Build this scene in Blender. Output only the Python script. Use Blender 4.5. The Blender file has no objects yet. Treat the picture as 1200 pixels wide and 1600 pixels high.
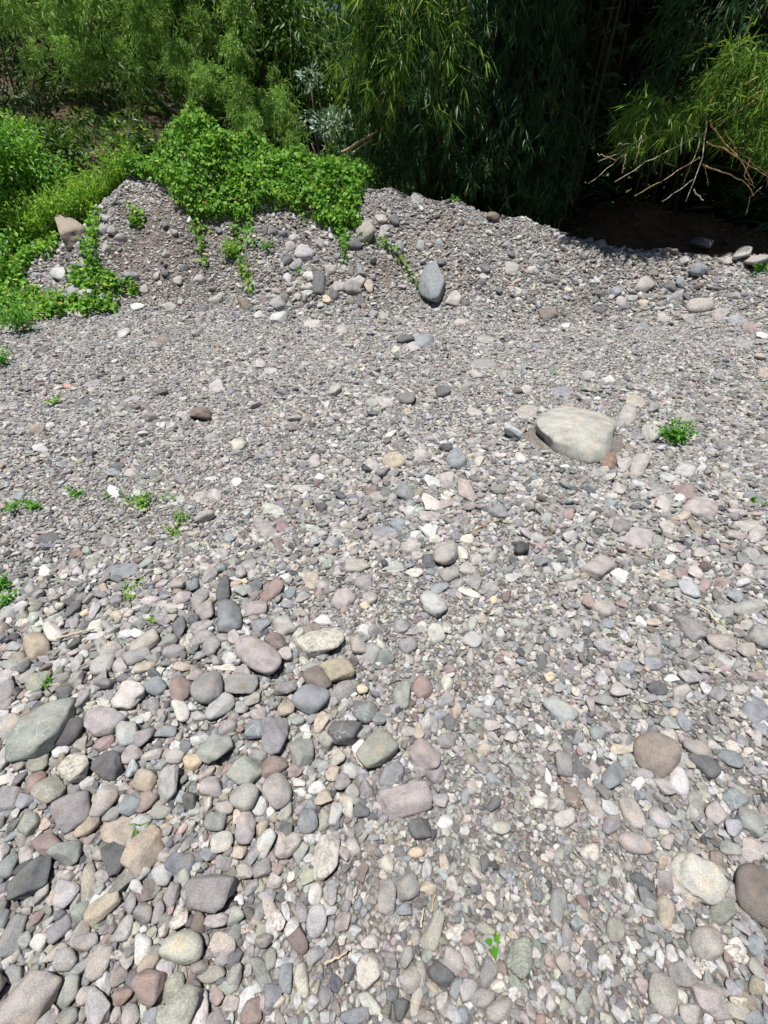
import bpy, math, random
import numpy as np
from mathutils import Vector, Matrix

random.seed(7)
RNG = np.random.default_rng(7)
SC = bpy.context.scene
COL = SC.collection

# ------------------------------------------------------------------ camera
CAM_H, PITCH, FPX = 1.5, math.radians(35.0), 708.0          # focal length in pixels of a 1200 x 1600 frame
cam_data = bpy.data.cameras.new('camera')
cam_data.sensor_fit = 'VERTICAL'
cam_data.angle = 2 * math.atan(800.0 / FPX)
cam_data.clip_start, cam_data.clip_end = 0.05, 600
cam = bpy.data.objects.new('camera', cam_data)
cam.location = (0, 0, CAM_H)
cam.rotation_euler = (math.pi / 2 - PITCH, 0, 0)
COL.objects.link(cam)
SC.camera = cam

# ------------------------------------------------------------------ sky and sun
SUN_TRAVEL = Vector((0.226, 0.155, -1.522)).normalized()      # the way the light travels
w = bpy.data.worlds.new('World')
SC.world = w
w.use_nodes = True
wn = w.node_tree
bgn = wn.nodes['Background']
sky = wn.nodes.new('ShaderNodeTexSky')
sky.sky_type = 'NISHITA'
sky.sun_disc = False
sky.sun_elevation = math.asin(-SUN_TRAVEL.z)
sky.sun_rotation = math.atan2(-SUN_TRAVEL.x, -SUN_TRAVEL.y)
sky.air_density, sky.dust_density = 1.0, 0.6
wn.links.new(sky.outputs[0], bgn.inputs[0])
bgn.inputs[1].default_value = 0.045
sl = bpy.data.lights.new('sun', 'SUN')
sl.energy = 5.0
sl.angle = math.radians(0.55)
sl.color = (1.0, 0.975, 0.935)
sun = bpy.data.objects.new('sun', sl)
sun.rotation_euler = SUN_TRAVEL.to_track_quat('-Z', 'Y').to_euler()
sun.location = (-4, -3, 30)
COL.objects.link(sun)
SC.view_settings.view_transform = 'Standard'
SC.view_settings.look = 'None'
SC.view_settings.exposure = 0.34
SC.view_settings.gamma = 1.0
SC.view_settings.use_curve_mapping = False
SC.cycles.max_bounces = 4
SC.cycles.diffuse_bounces = 2
SC.cycles.adaptive_threshold = 0.03
SC.cycles.transmission_bounces = 3
SC.cycles.use_denoising = True

# ------------------------------------------------------------------ terrain
def sstep(a, b, x):
    t = np.clip((x - a) / (b - a), 0, 1)
    return t * t * (3 - 2 * t)

def wob(x, y, f, s):
    return (np.sin(x * f + s) * np.cos(y * f * 1.13 + s * 1.7) + 0.5 * np.sin(x * f * 2.1 - y * f * 1.7 + s * 3.1)
            + 0.35 * np.cos(y * f * 2.9 + x * f * 1.3 + s * 0.7)) / 1.85

RX = np.array([-30, -9, -7.2, -6.4, -5.6, -5.0, -4.4, -3.3, -2.0, -0.8, -0.2, 1.13, 1.9, 2.84, 3.57, 5.2, 6.4, 9, 30.])
RZ = np.array([0.3, 0.35, 0.45, 0.55, 1.0, 1.40, 1.85, 2.30, 2.08, 1.80, 1.68, 1.48, 1.29, 1.11, 0.84, 0.71, 0.68, 0.8, 0.8])
RY = np.array([9.5, 9.2, 9.0, 9.0, 9.4, 9.6, 9.9, 10.2, 10.2, 10.0, 9.9, 9.8, 9.5, 9.2, 8.9, 8.6, 8.5, 8.5, 8.5])
FX = np.array([-30, -8, -5, -3, -1, 0.5, 2, 4, 6, 9, 30.])
FY = np.array([7.2, 7.2, 7.3, 7.5, 7.4, 7.3, 7.1, 6.9, 6.8, 6.8, 6.8])

def bed(x, y):
    z = 0.035 * wob(x, y, 0.9, 1.3) + 0.015 * wob(x, y, 2.3, 4.1) + 0.006 * wob(x, y, 6.1, 2.2)
    z = z * sstep(-0.2, 1.2, y)
    z += 0.075 * np.exp(-(((x + 0.95) / 0.75) ** 2 + ((y - 1.0) / 0.75) ** 2))
    z -= 0.02 * np.exp(-(((x - 0.35) / 0.4) ** 2 + ((y - 0.9) / 0.8) ** 2))
    return z

def backland(x, y):
    q = x / np.maximum(y, 1)
    left = sstep(-0.12, -0.42, q)
    hill = np.clip(y - 12.3, 0, None) * 0.50
    hill = 15 * (1 - np.exp(-hill / 15)) * left
    far = 15 * sstep(36, 90, y)
    bank = (1.0 + 0.12 * wob(x, y, 2.1, 0.2)) * np.exp(-(((x - 5.8) / 3.2) ** 2 + ((y - 12.2) / 1.7) ** 2))
    side = 0.75 * sstep(-4.0, -6.0, x)
    return 0.22 + hill + far + bank + side + 0.10 * wob(x, y, 0.6, 0.4) + 0.25 * wob(x, y, 0.17, 2.4) * sstep(14, 20, y)

def H(x, y):
    x = np.asarray(x, float); y = np.asarray(y, float)
    rz, ry, fy = np.interp(x, RX, RZ), np.interp(x, RX, RY), np.interp(x, FX, FY)
    fy = fy + 0.22 * np.sin(x * 1.9 + 0.6) + 0.12 * np.sin(x * 4.3) - 0.35
    ry = ry + 0.06 * np.sin(x * 3.1); rz = rz + 0.03 * np.sin(x * 5.3 + 1) + 0.02 * np.sin(x * 11.0)
    t = np.clip((y - fy) / (ry - fy), 0, 1)
    p = 0.30 * t * t * (3 - 2 * t) + 0.70 * t ** 1.45
    p = p - 0.06 * np.exp(-((1 - t) / 0.10) ** 2)
    b = bed(x, y)
    lump = 0.10 * wob(x, y, 1.7, 0.9) + 0.05 * wob(x, y, 4.1, 3.3) + 0.02 * wob(x, y, 9.0, 1.3)
    front = b * (1 - t) + rz * p + lump * np.sin(np.pi * np.clip(t, 0, 1)) * 0.8
    s = np.clip(y - ry, 0, None)
    k = np.exp(-(s / 0.85) ** 2)
    bl = backland(x, y)
    back = bl + (rz * 0.94 - bl) * k
    return np.where(y <= ry, front, back)

# ------------------------------------------------------------------ projection between the ground and the photograph's frame
CF, SF = math.cos(PITCH), math.sin(PITCH)

def project(P):
    P = np.asarray(P, float)
    x, y, z = P[..., 0], P[..., 1], P[..., 2] - CAM_H
    dep = y * CF - z * SF
    dep = np.where(np.abs(dep) < 1e-6, 1e-6, dep)
    up = y * SF + z * CF
    return 600 + FPX * x / dep, 800 - FPX * up / dep, dep

def ray(px, py):
    r = (np.asarray(px, float) - 600) / FPX
    d = (np.asarray(py, float) - 800) / FPX
    return np.stack([r, CF - SF * d, -(SF + CF * d)], -1)

def at(px, py, Y):
    v = ray(px, py)
    return np.array([v[0] / v[1] * Y, Y, CAM_H + v[2] / v[1] * Y])

TT = np.concatenate([np.linspace(0.5, 4, 90), np.linspace(4, 14, 160)[1:]])

def ground_hit(px, py, off=0.0):
    v = ray(px, py)
    P = v[:, None, :] * TT[None, :, None]
    below = P[..., 2] + CAM_H < H(P[..., 0], P[..., 1]) + np.asarray(off).reshape(-1, 1)
    i = np.where(below.any(1), below.argmax(1), len(TT) - 1)
    lo, hi = TT[np.maximum(i - 1, 0)], TT[i]
    o_ = np.broadcast_to(np.asarray(off, float), lo.shape)
    for _ in range(9):
        t = (lo + hi) / 2
        q = v * t[:, None]
        bl = q[:, 2] + CAM_H < H(q[:, 0], q[:, 1]) + o_
        hi = np.where(bl, t, hi); lo = np.where(bl, lo, t)
    t = hi
    out = v * t[:, None]
    out[:, 2] += CAM_H
    return out

# ------------------------------------------------------------------ small helpers
def mesh_from(name, V, F, mat=None, smooth=True, sizes=None):
    """V: n x 3, F: m x k index array (k = 3 or 4)"""
    V = np.asarray(V, np.float32); F = np.asarray(F, np.int32)
    m = bpy.data.meshes.new(name)
    m.vertices.add(len(V)); m.vertices.foreach_set('co', V.ravel())
    k = F.shape[1]
    m.loops.add(F.size); m.loops.foreach_set('vertex_index', F.ravel())
    m.polygons.add(len(F))
    m.polygons.foreach_set('loop_start', np.arange(0, F.size, k, dtype=np.int32))
    m.polygons.foreach_set('use_smooth', np.full(len(F), smooth))
    m.update(calc_edges=True)
    if mat: m.materials.append(mat)
    return m

def link(name, data, parent=None, loc=None, **props):
    o = bpy.data.objects.new(name, data)
    COL.objects.link(o)
    if parent: o.parent = parent
    if loc is not None: o.location = loc
    for k, v in props.items(): o[k] = v
    return o

def tag(o, label, cat, group=None):
    o['label'] = label; o['category'] = cat
    if group: o['group'] = group
    return o

def unit(v):
    return v / np.maximum(np.linalg.norm(v, axis=-1, keepdims=True), 1e-9)

def join(parts):
    Vs, Fs, n = [], [], 0
    for V, F in parts:
        Vs.append(V); Fs.append(np.asarray(F) + n); n += len(V)
    return np.concatenate(Vs), np.concatenate(Fs)

def tube(pts, radii, sides=6):
    pts = np.asarray(pts, float); n = len(pts)
    radii = np.broadcast_to(np.asarray(radii, float), (n,))
    d = unit(np.gradient(pts, axis=0))
    ref = np.array([0.3, 0.9, 0.31]); s = unit(np.cross(d, ref)); u = np.cross(s, d)
    a = np.linspace(0, 2 * np.pi, sides, endpoint=False)
    V = pts[:, None] + radii[:, None, None] * (np.cos(a)[None, :, None] * s[:, None] + np.sin(a)[None, :, None] * u[:, None])
    V = np.concatenate([V.reshape(-1, 3), pts[:1], pts[-1:]])
    F = []
    for i in range(n - 1):
        for j in range(sides):
            k = (j + 1) % sides
            p, q, r, t = i * sides + j, i * sides + k, (i + 1) * sides + k, (i + 1) * sides + j
            F += [(p, q, r), (p, r, t)]
    c0, c1 = n * sides, n * sides + 1
    for j in range(sides):
        k = (j + 1) % sides
        F += [(c0, k, j), (c1, (n - 1) * sides + j, (n - 1) * sides + k)]
    return V, np.array(F)

def smooth_line(P, n=12):
    P = np.asarray(P, float)
    t = np.concatenate([[0], np.cumsum(np.linalg.norm(np.diff(P, axis=0), axis=1))])
    tt = np.linspace(0, t[-1], n)
    return np.stack([np.interp(tt, t, P[:, i]) for i in range(3)], -1)

# ------------------------------------------------------------------ leaf cards: real folded blades, one island each
BLADE = (np.array([[0, 0, 0], [0.3, 0.5, 0.02], [1, 0, -0.10], [0.3, -0.5, 0.02]]), np.array([[0, 1, 2], [0, 2, 3]]))
HEART = (np.array([[0, 0, 0], [0.10, 0.42, 0.08], [0.45, 0.5, 0.07], [1, 0, -0.12], [0.45, -0.5, 0.07], [0.10, -0.42, 0.08], [0.45, 0, 0]]),
         np.array([[0, 1, 6], [1, 2, 6], [2, 3, 6], [3, 4, 6], [4, 5, 6], [5, 0, 6]]))
OVATE = (np.array([[0, 0, 0], [0.4, 0.5, 0.06], [1, 0, -0.08], [0.4, -0.5, 0.06], [0.5, 0, -0.01]]), np.array([[0, 1, 4], [1, 2, 4], [2, 3, 4], [3, 0, 4]]))

def leaves(P, D, L, W, tpl=BLADE, N=None):
    n = len(P)
    D = unit(D)
    if N is None: N = RNG.normal(size=(n, 3)) * 0.8 + np.array([0, 0, 1.0])
    S = unit(np.cross(N, D)); Nn = np.cross(D, S)
    L = np.broadcast_to(L, (n,)); W = np.broadcast_to(W, (n,))
    tv, tf = tpl
    V = (P[:, None] + D[:, None] * (tv[None, :, 0:1] * L[:, None, None]) + S[:, None] * (tv[None, :, 1:2] * W[:, None, None])
         + Nn[:, None] * (tv[None, :, 2:3] * L[:, None, None]))
    F = tf[None] + (np.arange(n) * len(tv))[:, None, None]
    return V.reshape(-1, 3), F.reshape(-1, tf.shape[1])

# ------------------------------------------------------------------ materials
def new_mat(name):
    m = bpy.data.materials.new(name); m.use_nodes = True
    nt = m.node_tree
    return m, nt, nt.nodes['Principled BSDF']

def node(nt, kind, **kw):
    n = nt.nodes.new(kind)
    for k, v in kw.items():
        if k.startswith('i_'): n.inputs[k[2:].replace('_', ' ')].default_value = v
        else: setattr(n, k, v)
    return n

def ramp(nt, stops, interp='LINEAR'):
    r = nt.nodes.new('ShaderNodeValToRGB'); r.color_ramp.interpolation = interp
    els = r.color_ramp.elements
    while len(els) < len(stops): els.new(0.5)
    for e, (p, c) in zip(els, stops):
        e.position = p; e.color = (*c, 1) if len(c) == 3 else c
    return r

def mixrgb(nt, blend, fac, a, b):
    n = nt.nodes.new('ShaderNodeMix'); n.data_type = 'RGBA'; n.blend_type = blend
    for s, v in ((0, fac), (6, a), (7, b)):
        if hasattr(v, 'is_output'): nt.links.new(v, n.inputs[s])
        elif isinstance(v, (int, float)): n.inputs[s].default_value = v
        else: n.inputs[s].default_value = (*v, 1)
    return n.outputs[2]

def stone_mat(name, kind, inst, sc0=22):
    """colour comes with each stone; grain, mottling, veins and bedding are laid over it in the stone's own space"""
    m, nt, b = new_mat(name)
    L = nt.links.new
    tc = node(nt, 'ShaderNodeTexCoord')
    oi = node(nt, 'ShaderNodeObjectInfo')
    if inst:
        at_ = node(nt, 'ShaderNodeAttribute', attribute_type='INSTANCER', attribute_name='col'); base = at_.outputs['Color']
    else:
        base = oi.outputs['Color']
    add = node(nt, 'ShaderNodeVectorMath', operation='MULTIPLY_ADD')
    L(tc.outputs['Object'], add.inputs[0])
    add.inputs[1].default_value = (1, 1, 1) if inst else (sc0, sc0, sc0)
    sc = node(nt, 'ShaderNodeMath', operation='MULTIPLY'); L(oi.outputs['Random'], sc.inputs[0]); sc.inputs[1].default_value = 37.0
    L(sc.outputs[0], add.inputs[2])
    vec = add.outputs[0]
    big = node(nt, 'ShaderNodeTexNoise', i_Scale=1.1, i_Detail=3.0 if inst else 5.0, i_Roughness=0.62); L(vec, big.inputs['Vector'])
    r1 = ramp(nt, [(0.28, (0.64, 0.64, 0.66)), (0.52, (1.0, 1.0, 1.0)), (0.75, (1.25, 1.22, 1.18))]); L(big.outputs[0], r1.inputs[0])
    c = mixrgb(nt, 'MULTIPLY', 1.0, base, r1.outputs[0])
    fine = node(nt, 'ShaderNodeTexNoise', i_Scale=9.0 if inst else 13.0, i_Detail=2.0 if inst else 4.0, i_Roughness=0.75); L(vec, fine.inputs['Vector'])
    r2 = ramp(nt, [(0.32, (0.55, 0.55, 0.55)), (0.5, (1, 1, 1)), (0.70, (1.38, 1.37, 1.35))]); L(fine.outputs[0], r2.inputs[0])
    c = mixrgb(nt, 'MULTIPLY', 0.75, c, r2.outputs[0])
    if inst and kind == 'n':
        kind = 'plain'
    # stains of lichen / iron with a shape of their own
    if not inst:
        sps = node(nt, 'ShaderNodeSeparateColor'); L(big.outputs['Color'], sps.inputs[0])
        rs = ramp(nt, [(0.54, (0, 0, 0)), (0.66, (0.7, 0.7, 0.7))]); L(sps.outputs[1], rs.inputs[0])
        c = mixrgb(nt, 'MIX', rs.outputs[0], c, mixrgb(nt, 'MULTIPLY', 1.0, c, (1.10, 0.96, 0.80)))
        rs = ramp(nt, [(0.60, (0, 0, 0)), (0.70, (0.6, 0.6, 0.6))]); L(sps.outputs[2], rs.inputs[0])
        c = mixrgb(nt, 'MIX', rs.outputs[0], c, mixrgb(nt, 'MULTIPLY', 1.0, c, (0.70, 0.71, 0.70)))
    if kind in ('v', 'l'):
        if kind == 'v':
            vo = node(nt, 'ShaderNodeTexNoise', i_Scale=1.7, i_Detail=7.0, i_Roughness=0.66, i_Distortion=1.4); L(vec, vo.inputs['Vector'])
            rv = ramp(nt, [(0.42, (0, 0, 0)), (0.56, (0.9, 0.9, 0.9)), (0.66, (0.15, 0.15, 0.15))]); L(vo.outputs[0], rv.inputs[0])
            c = mixrgb(nt, 'MIX', rv.outputs[0], c, (0.62, 0.57, 0.50))
        else:
            wv = node(nt, 'ShaderNodeTexWave', i_Scale=2.1, i_Distortion=9.0, i_Detail=4.0, bands_direction='DIAGONAL'); wv.inputs['Detail Scale'].default_value = 1.6; L(vec, wv.inputs['Vector'])
            rv = ramp(nt, [(0.1, (0.80, 0.80, 0.80)), (0.8, (1.08, 1.07, 1.05))]); L(wv.outputs[0], rv.inputs[0])
            c = mixrgb(nt, 'MULTIPLY', 0.9, c, rv.outputs[0])
    elif kind != 'plain':
        # thin pale veins on some stones only
        vv = node(nt, 'ShaderNodeTexVoronoi', feature='DISTANCE_TO_EDGE', i_Scale=0.8); 
        ds = node(nt, 'ShaderNodeVectorMath', operation='ADD'); L(vec, ds.inputs[0]); L(big.outputs['Color'], ds.inputs[1]); L(ds.outputs[0], vv.inputs['Vector'])
        rv = ramp(nt, [(0.0, (0.55, 0.55, 0.55)), (0.02, (0, 0, 0))]); L(vv.outputs['Distance'], rv.inputs[0])
        sel = node(nt, 'ShaderNodeMath', operation='GREATER_THAN'); sel.inputs[1].default_value = 0.86; L(oi.outputs['Random'], sel.inputs[0])
        mm = node(nt, 'ShaderNodeMath', operation='MULTIPLY'); L(rv.outputs[0], mm.inputs[0]); L(sel.outputs[0], mm.inputs[1])
        c = mixrgb(nt, 'MIX', mm.outputs[0], c, (0.6, 0.58, 0.54))
    L(c, b.inputs['Base Color'])
    b.inputs['Roughness'].default_value = 0.82
    b.inputs['Specular IOR Level'].default_value = 0.25
    hm = node(nt, 'ShaderNodeMath', operation='MULTIPLY_ADD'); L(fine.outputs[0], hm.inputs[0]); hm.inputs[1].default_value = 0.55; L(big.outputs[0], hm.inputs[2])
    bp = node(nt, 'ShaderNodeBump', i_Strength=0.85, i_Distance=0.0013 if inst else 0.0065)
    L(hm.outputs[0], bp.inputs['Height']); L(bp.outputs[0], b.inputs['Normal'])
    return m

def ground_mat(name, scale, dark, light, pebbly=1.0):
    m, nt, b = new_mat(name); L = nt.links.new
    tc = node(nt, 'ShaderNodeTexCoord')
    n1 = node(nt, 'ShaderNodeTexNoise', i_Scale=1.4, i_Detail=3.0, i_Roughness=0.6); L(tc.outputs['Object'], n1.inputs['Vector'])
    r = ramp(nt, [(0.3, dark), (0.7, light)]); L(n1.outputs[0], r.inputs[0])
    vo = node(nt, 'ShaderNodeTexVoronoi', i_Scale=scale, i_Randomness=1.0); L(tc.outputs['Object'], vo.inputs['Vector'])
    rr = ramp(nt, [(0.0, (0.55, 0.53, 0.55)), (0.3, (1.0, 0.95, 0.92)), (0.6, (0.85, 0.90, 0.92)), (0.85, (1.25, 1.18, 1.1)), (1.0, (1.7, 1.65, 1.55))])
    sp = node(nt, 'ShaderNodeSeparateColor'); L(vo.outputs['Color'], sp.inputs[0]); L(sp.outputs[0], rr.inputs[0])
    c = mixrgb(nt, 'MULTIPLY', 0.85 * pebbly, r.outputs[0], rr.outputs[0])
    fn = node(nt, 'ShaderNodeTexNoise', i_Scale=140.0, i_Detail=2.0, i_Roughness=0.7); L(tc.outputs['Object'], fn.inputs['Vector'])
    rf = ramp(nt, [(0.3, (0.7, 0.7, 0.7)), (0.7, (1.2, 1.2, 1.2))]); L(fn.outputs[0], rf.inputs[0])
    c = mixrgb(nt, 'MULTIPLY', 0.8, c, rf.outputs[0])
    L(c, b.inputs['Base Color']); b.inputs['Roughness'].default_value = 0.95; b.inputs['Specular IOR Level'].default_value = 0.1
    bp = node(nt, 'ShaderNodeBump', i_Strength=0.9 * pebbly, i_Distance=0.012, invert=True); L(vo.outputs['Distance'], bp.inputs['Height'])
    L(bp.outputs[0], b.inputs['Normal'])
    return m

def leaf_mat(name, stops, trans=0.35, rough=0.45, spec=0.35):
    m, nt, b = new_mat(name); L = nt.links.new
    g = node(nt, 'ShaderNodeNewGeometry')
    r = ramp(nt, stops); L(g.outputs['Random Per Island'], r.inputs[0])
    L(r.outputs[0], b.inputs['Base Color'])
    b.inputs['Roughness'].default_value = rough; b.inputs['Specular IOR Level'].default_value = spec
    t = node(nt, 'ShaderNodeBsdfTranslucent')
    tcol = mixrgb(nt, 'MULTIPLY', 1.0, r.outputs[0], (1.5, 1.5, 0.7)); L(tcol, t.inputs['Color'])
    mx = node(nt, 'ShaderNodeMixShader'); mx.inputs[0].default_value = trans
    L(b.outputs[0], mx.inputs[1]); L(t.outputs[0], mx.inputs[2])
    L(mx.outputs[0], nt.nodes['Material Output'].inputs['Surface'])
    return m

def wood_mat(name, a, c, scale=18.0):
    m, nt, b = new_mat(name); L = nt.links.new
    tc = node(nt, 'ShaderNodeTexCoord')
    n1 = node(nt, 'ShaderNodeTexNoise', i_Scale=scale, i_Detail=4.0); L(tc.outputs['Object'], n1.inputs['Vector'])
    r = ramp(nt, [(0.35, a), (0.65, c)]); L(n1.outputs[0], r.inputs[0]); L(r.outputs[0], b.inputs['Base Color'])
    b.inputs['Roughness'].default_value = 0.7
    return m

M = {
    'stone': stone_mat('stone_surface', 'n', False), 'stone_v': stone_mat('veined_stone_surface', 'v', False), 'stone_l': stone_mat('bedded_stone_surface', 'l', False),
    'boulder': stone_mat('great_boulder_surface', 'n', False, 9),
    'pebble': stone_mat('pebble_surface', 'n', True), 'pebble_v': stone_mat('veined_pebble_surface', 'v', True),
    'ground': ground_mat('gravelly_soil', 105.0, (0.17, 0.155, 0.14), (0.27, 0.248, 0.226)),
    'spoil': ground_mat('spoil_heap_soil', 26.0, (0.13, 0.108, 0.092), (0.215, 0.18, 0.155)),
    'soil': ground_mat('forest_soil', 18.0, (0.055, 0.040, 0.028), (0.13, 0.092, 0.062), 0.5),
    'bamboo_far': leaf_mat('far_bamboo_leaf', [(0.0, (0.09, 0.20, 0.05)), (0.5, (0.25, 0.44, 0.13)), (1.0, (0.46, 0.62, 0.22))], 0.32, 0.6, 0.12),
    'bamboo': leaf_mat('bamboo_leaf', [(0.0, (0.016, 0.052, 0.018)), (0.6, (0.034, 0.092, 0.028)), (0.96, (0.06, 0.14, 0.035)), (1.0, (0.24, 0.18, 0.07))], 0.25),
    'bamboo_lit': leaf_mat('sunlit_bamboo_leaf', [(0.0, (0.05, 0.13, 0.02)), (0.5, (0.13, 0.26, 0.035)), (0.95, (0.26, 0.38, 0.06)), (1.0, (0.36, 0.28, 0.10))], 0.35),  # brighter copy of the bamboo leaf, sunlight put into its colour
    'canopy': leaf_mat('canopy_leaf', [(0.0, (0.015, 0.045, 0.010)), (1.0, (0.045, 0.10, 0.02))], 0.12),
    'tree': leaf_mat('tree_leaf', [(0.0, (0.03, 0.08, 0.02)), (0.6, (0.07, 0.15, 0.03)), (1.0, (0.17, 0.27, 0.06))], 0.35),
    'vine': leaf_mat('vine_leaf', [(0.0, (0.045, 0.14, 0.018)), (0.35, (0.12, 0.29, 0.035)), (0.9, (0.23, 0.44, 0.06)), (0.985, (0.40, 0.50, 0.10)), (1.0, (0.40, 0.27, 0.10))], 0.32, 0.5, 0.22),
    'shrub': leaf_mat('shrub_leaf', [(0.0, (0.07, 0.20, 0.028)), (0.6, (0.17, 0.38, 0.055)), (1.0, (0.31, 0.52, 0.09))], 0.35),
    'grass': leaf_mat('grass_blade', [(0.0, (0.12, 0.26, 0.035)), (0.6, (0.24, 0.43, 0.065)), (1.0, (0.38, 0.53, 0.12))], 0.38),
    'weed': leaf_mat('weed_leaf', [(0.0, (0.05, 0.20, 0.02)), (0.6, (0.11, 0.33, 0.03)), (1.0, (0.22, 0.45, 0.06))], 0.35),
    'silver': leaf_mat('silver_leaf', [(0.0, (0.10, 0.19, 0.12)), (0.6, (0.22, 0.33, 0.26)), (1.0, (0.46, 0.56, 0.52))], 0.2),
    'culm': wood_mat('culm_skin', (0.018, 0.02, 0.010), (0.045, 0.04, 0.02), 6.0),
    'dry': wood_mat('dry_culm', (0.42, 0.25, 0.10), (0.56, 0.40, 0.20)),
    'grey_twig': wood_mat('weathered_twig', (0.40, 0.32, 0.22), (0.58, 0.50, 0.38)),
    'bark': wood_mat('bark', (0.06, 0.05, 0.04), (0.15, 0.12, 0.095)),
    'stem': wood_mat('vine_stem', (0.10, 0.11, 0.04), (0.22, 0.16, 0.08)),
    'shade_litter': leaf_mat('shaded_dead_leaf', [(0.0, (0.06, 0.04, 0.026)), (1.0, (0.16, 0.11, 0.065))], 0.05, 0.8, 0.05),  # darker copy of the dead leaf, the hollow's shade put into its colour
    'litter': leaf_mat('dead_leaf', [(0.0, (0.13, 0.085, 0.05)), (0.7, (0.26, 0.19, 0.12)), (1.0, (0.40, 0.33, 0.23))], 0.1, 0.7, 0.1),
}

# ------------------------------------------------------------------ ground: one sheet, fine where the camera stands
def axis(parts):
    return np.unique(np.concatenate([np.round(np.arange(a, b, s), 4) for a, b, s in parts]))
gx = axis([(-160, -40, 12), (-40, -14, 1.2), (-14, -8, 0.3), (-8, 8, 0.07), (8, 14, 0.3), (14, 40, 1.2), (40, 172, 12)])
gy = axis([(-60, -4, 4), (-4, -0.6, 0.4), (-0.6, 11.2, 0.07), (11.2, 16, 0.25), (16, 40, 0.8), (40, 200, 6)])
GX, GY = np.meshgrid(gx, gy)
GV = np.stack([GX, GY, H(GX, GY)], -1).reshape(-1, 3)
nx_, ny_ = len(gx), len(gy)
ii, jj = np.meshgrid(np.arange(nx_ - 1), np.arange(ny_ - 1))
q0 = (jj * nx_ + ii).ravel()
GF = np.stack([q0, q0 + 1, q0 + 1 + nx_, q0 + nx_], -1)
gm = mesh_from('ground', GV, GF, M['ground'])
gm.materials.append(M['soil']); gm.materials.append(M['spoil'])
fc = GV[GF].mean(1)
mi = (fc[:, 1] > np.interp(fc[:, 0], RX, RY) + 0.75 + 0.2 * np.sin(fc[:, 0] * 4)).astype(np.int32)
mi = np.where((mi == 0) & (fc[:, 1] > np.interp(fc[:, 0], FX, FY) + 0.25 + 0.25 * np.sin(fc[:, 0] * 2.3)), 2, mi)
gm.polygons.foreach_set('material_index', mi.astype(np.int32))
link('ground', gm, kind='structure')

# ------------------------------------------------------------------ stone shapes
def ico(level):
    import bmesh
    bm = bmesh.new(); bmesh.ops.create_icosphere(bm, subdivisions=level, radius=1.0)
    V = np.array([v.co[:] for v in bm.verts]); F = np.array([[v.index for v in f.verts] for f in bm.faces]); bm.free()
    return unit(V), F
ICO = {l: ico(l) for l in (2, 3, 4, 5)}

def vnoise(P, seed, f):
    r = np.random.default_rng(seed)
    out = np.zeros(len(P))
    for k in range(7):
        d = unit(r.normal(size=3)); out += np.sin(P @ d * f * r.uniform(0.7, 1.5) + r.uniform(0, 6.28))
    return out / 7

def stone_shape(kind, seed, level=3):
    """unit stone: a convex many-planed body whose edges are worn according to its kind, with shallow dents"""
    r = np.random.default_rng(seed)
    U, F = ICO[level]
    if kind in ('a', 'p', 'l', 'v'):
        n, p, lo = int(r.integers(8, 14)), r.uniform(18, 42), 0.58
    elif kind == 'b':
        n, p, lo = 16, 17.0, 0.70
    elif kind == 'o':
        n, p, lo = 30, 6.0, 0.86
    elif kind == 'f':
        n, p, lo = int(r.integers(12, 18)), r.uniform(10, 18), 0.7
    elif kind in ('k',):
        n, p, lo = 10, 6.0, 0.65
    else:
        n, p, lo = int(r.integers(9, 17)), r.uniform(9, 34), 0.64
    N = unit(r.normal(size=(n, 3)))
    N = np.concatenate([N, np.eye(3), -np.eye(3)])
    d = np.concatenate([r.uniform(lo, 1.0, n), r.uniform(0.85, 1.0, 6)])
    if kind == 'p':
        N[-4:-3] = unit(np.array([[0.12, -0.1, 1.0]])); 
    s = (np.maximum(0, U @ N.T / d) ** p).sum(1) ** (-1 / p)
    n2 = 46; N2 = unit(r.normal(size=(n2, 3))); d2 = r.uniform(0.90, 1.12, n2)
    W = U * s[:, None]; W = W / np.abs(W).max()
    e_ = (np.maximum(0, unit(W) @ N2.T / d2) ** 60).sum(1) ** (-1 / 60)
    q_ = np.linalg.norm(W, axis=1)
    ch = 0.07 if kind in ('o', 'b') else 0.30
    V = unit(W) * (q_ * (1 - ch + ch * np.clip(e_ / np.median(e_), 0.85, 1.1)))[:, None]
    amp = {'k': 0.15, 'a': 0.045, 'p': 0.025, 'l': 0.05, 'v': 0.05, 'f': 0.03}.get(kind, 0.03)
    V = V * (1 + amp * vnoise(U, seed + 1, 2.6) * 2.2 + amp * 0.5 * vnoise(U, seed + 2, 7.0) * 2 + amp * 0.35 * vnoise(U, seed + 3, 15.0) * 2)[:, None]
    if kind == 'd':
        c = unit(np.array([0.25, -0.15, 1.0])); V = V * (1 - 0.32 * np.exp(-((1 - U @ c) / 0.06)))[:, None]
    if kind == 'l':
        V[:, 2] += 0.02 * np.sin(V[:, 2] * 14)
        V[:, :2] *= (1 + 0.035 * np.tanh(3 * np.sin(V[:, 2] * 15 + 2 * vnoise(U, seed + 9, 3.0))))[:, None]
    V = V - (V.max(0) + V.min(0)) / 2
    V = V / (V.max(0) - V.min(0)) * 2
    return V, F

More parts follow.
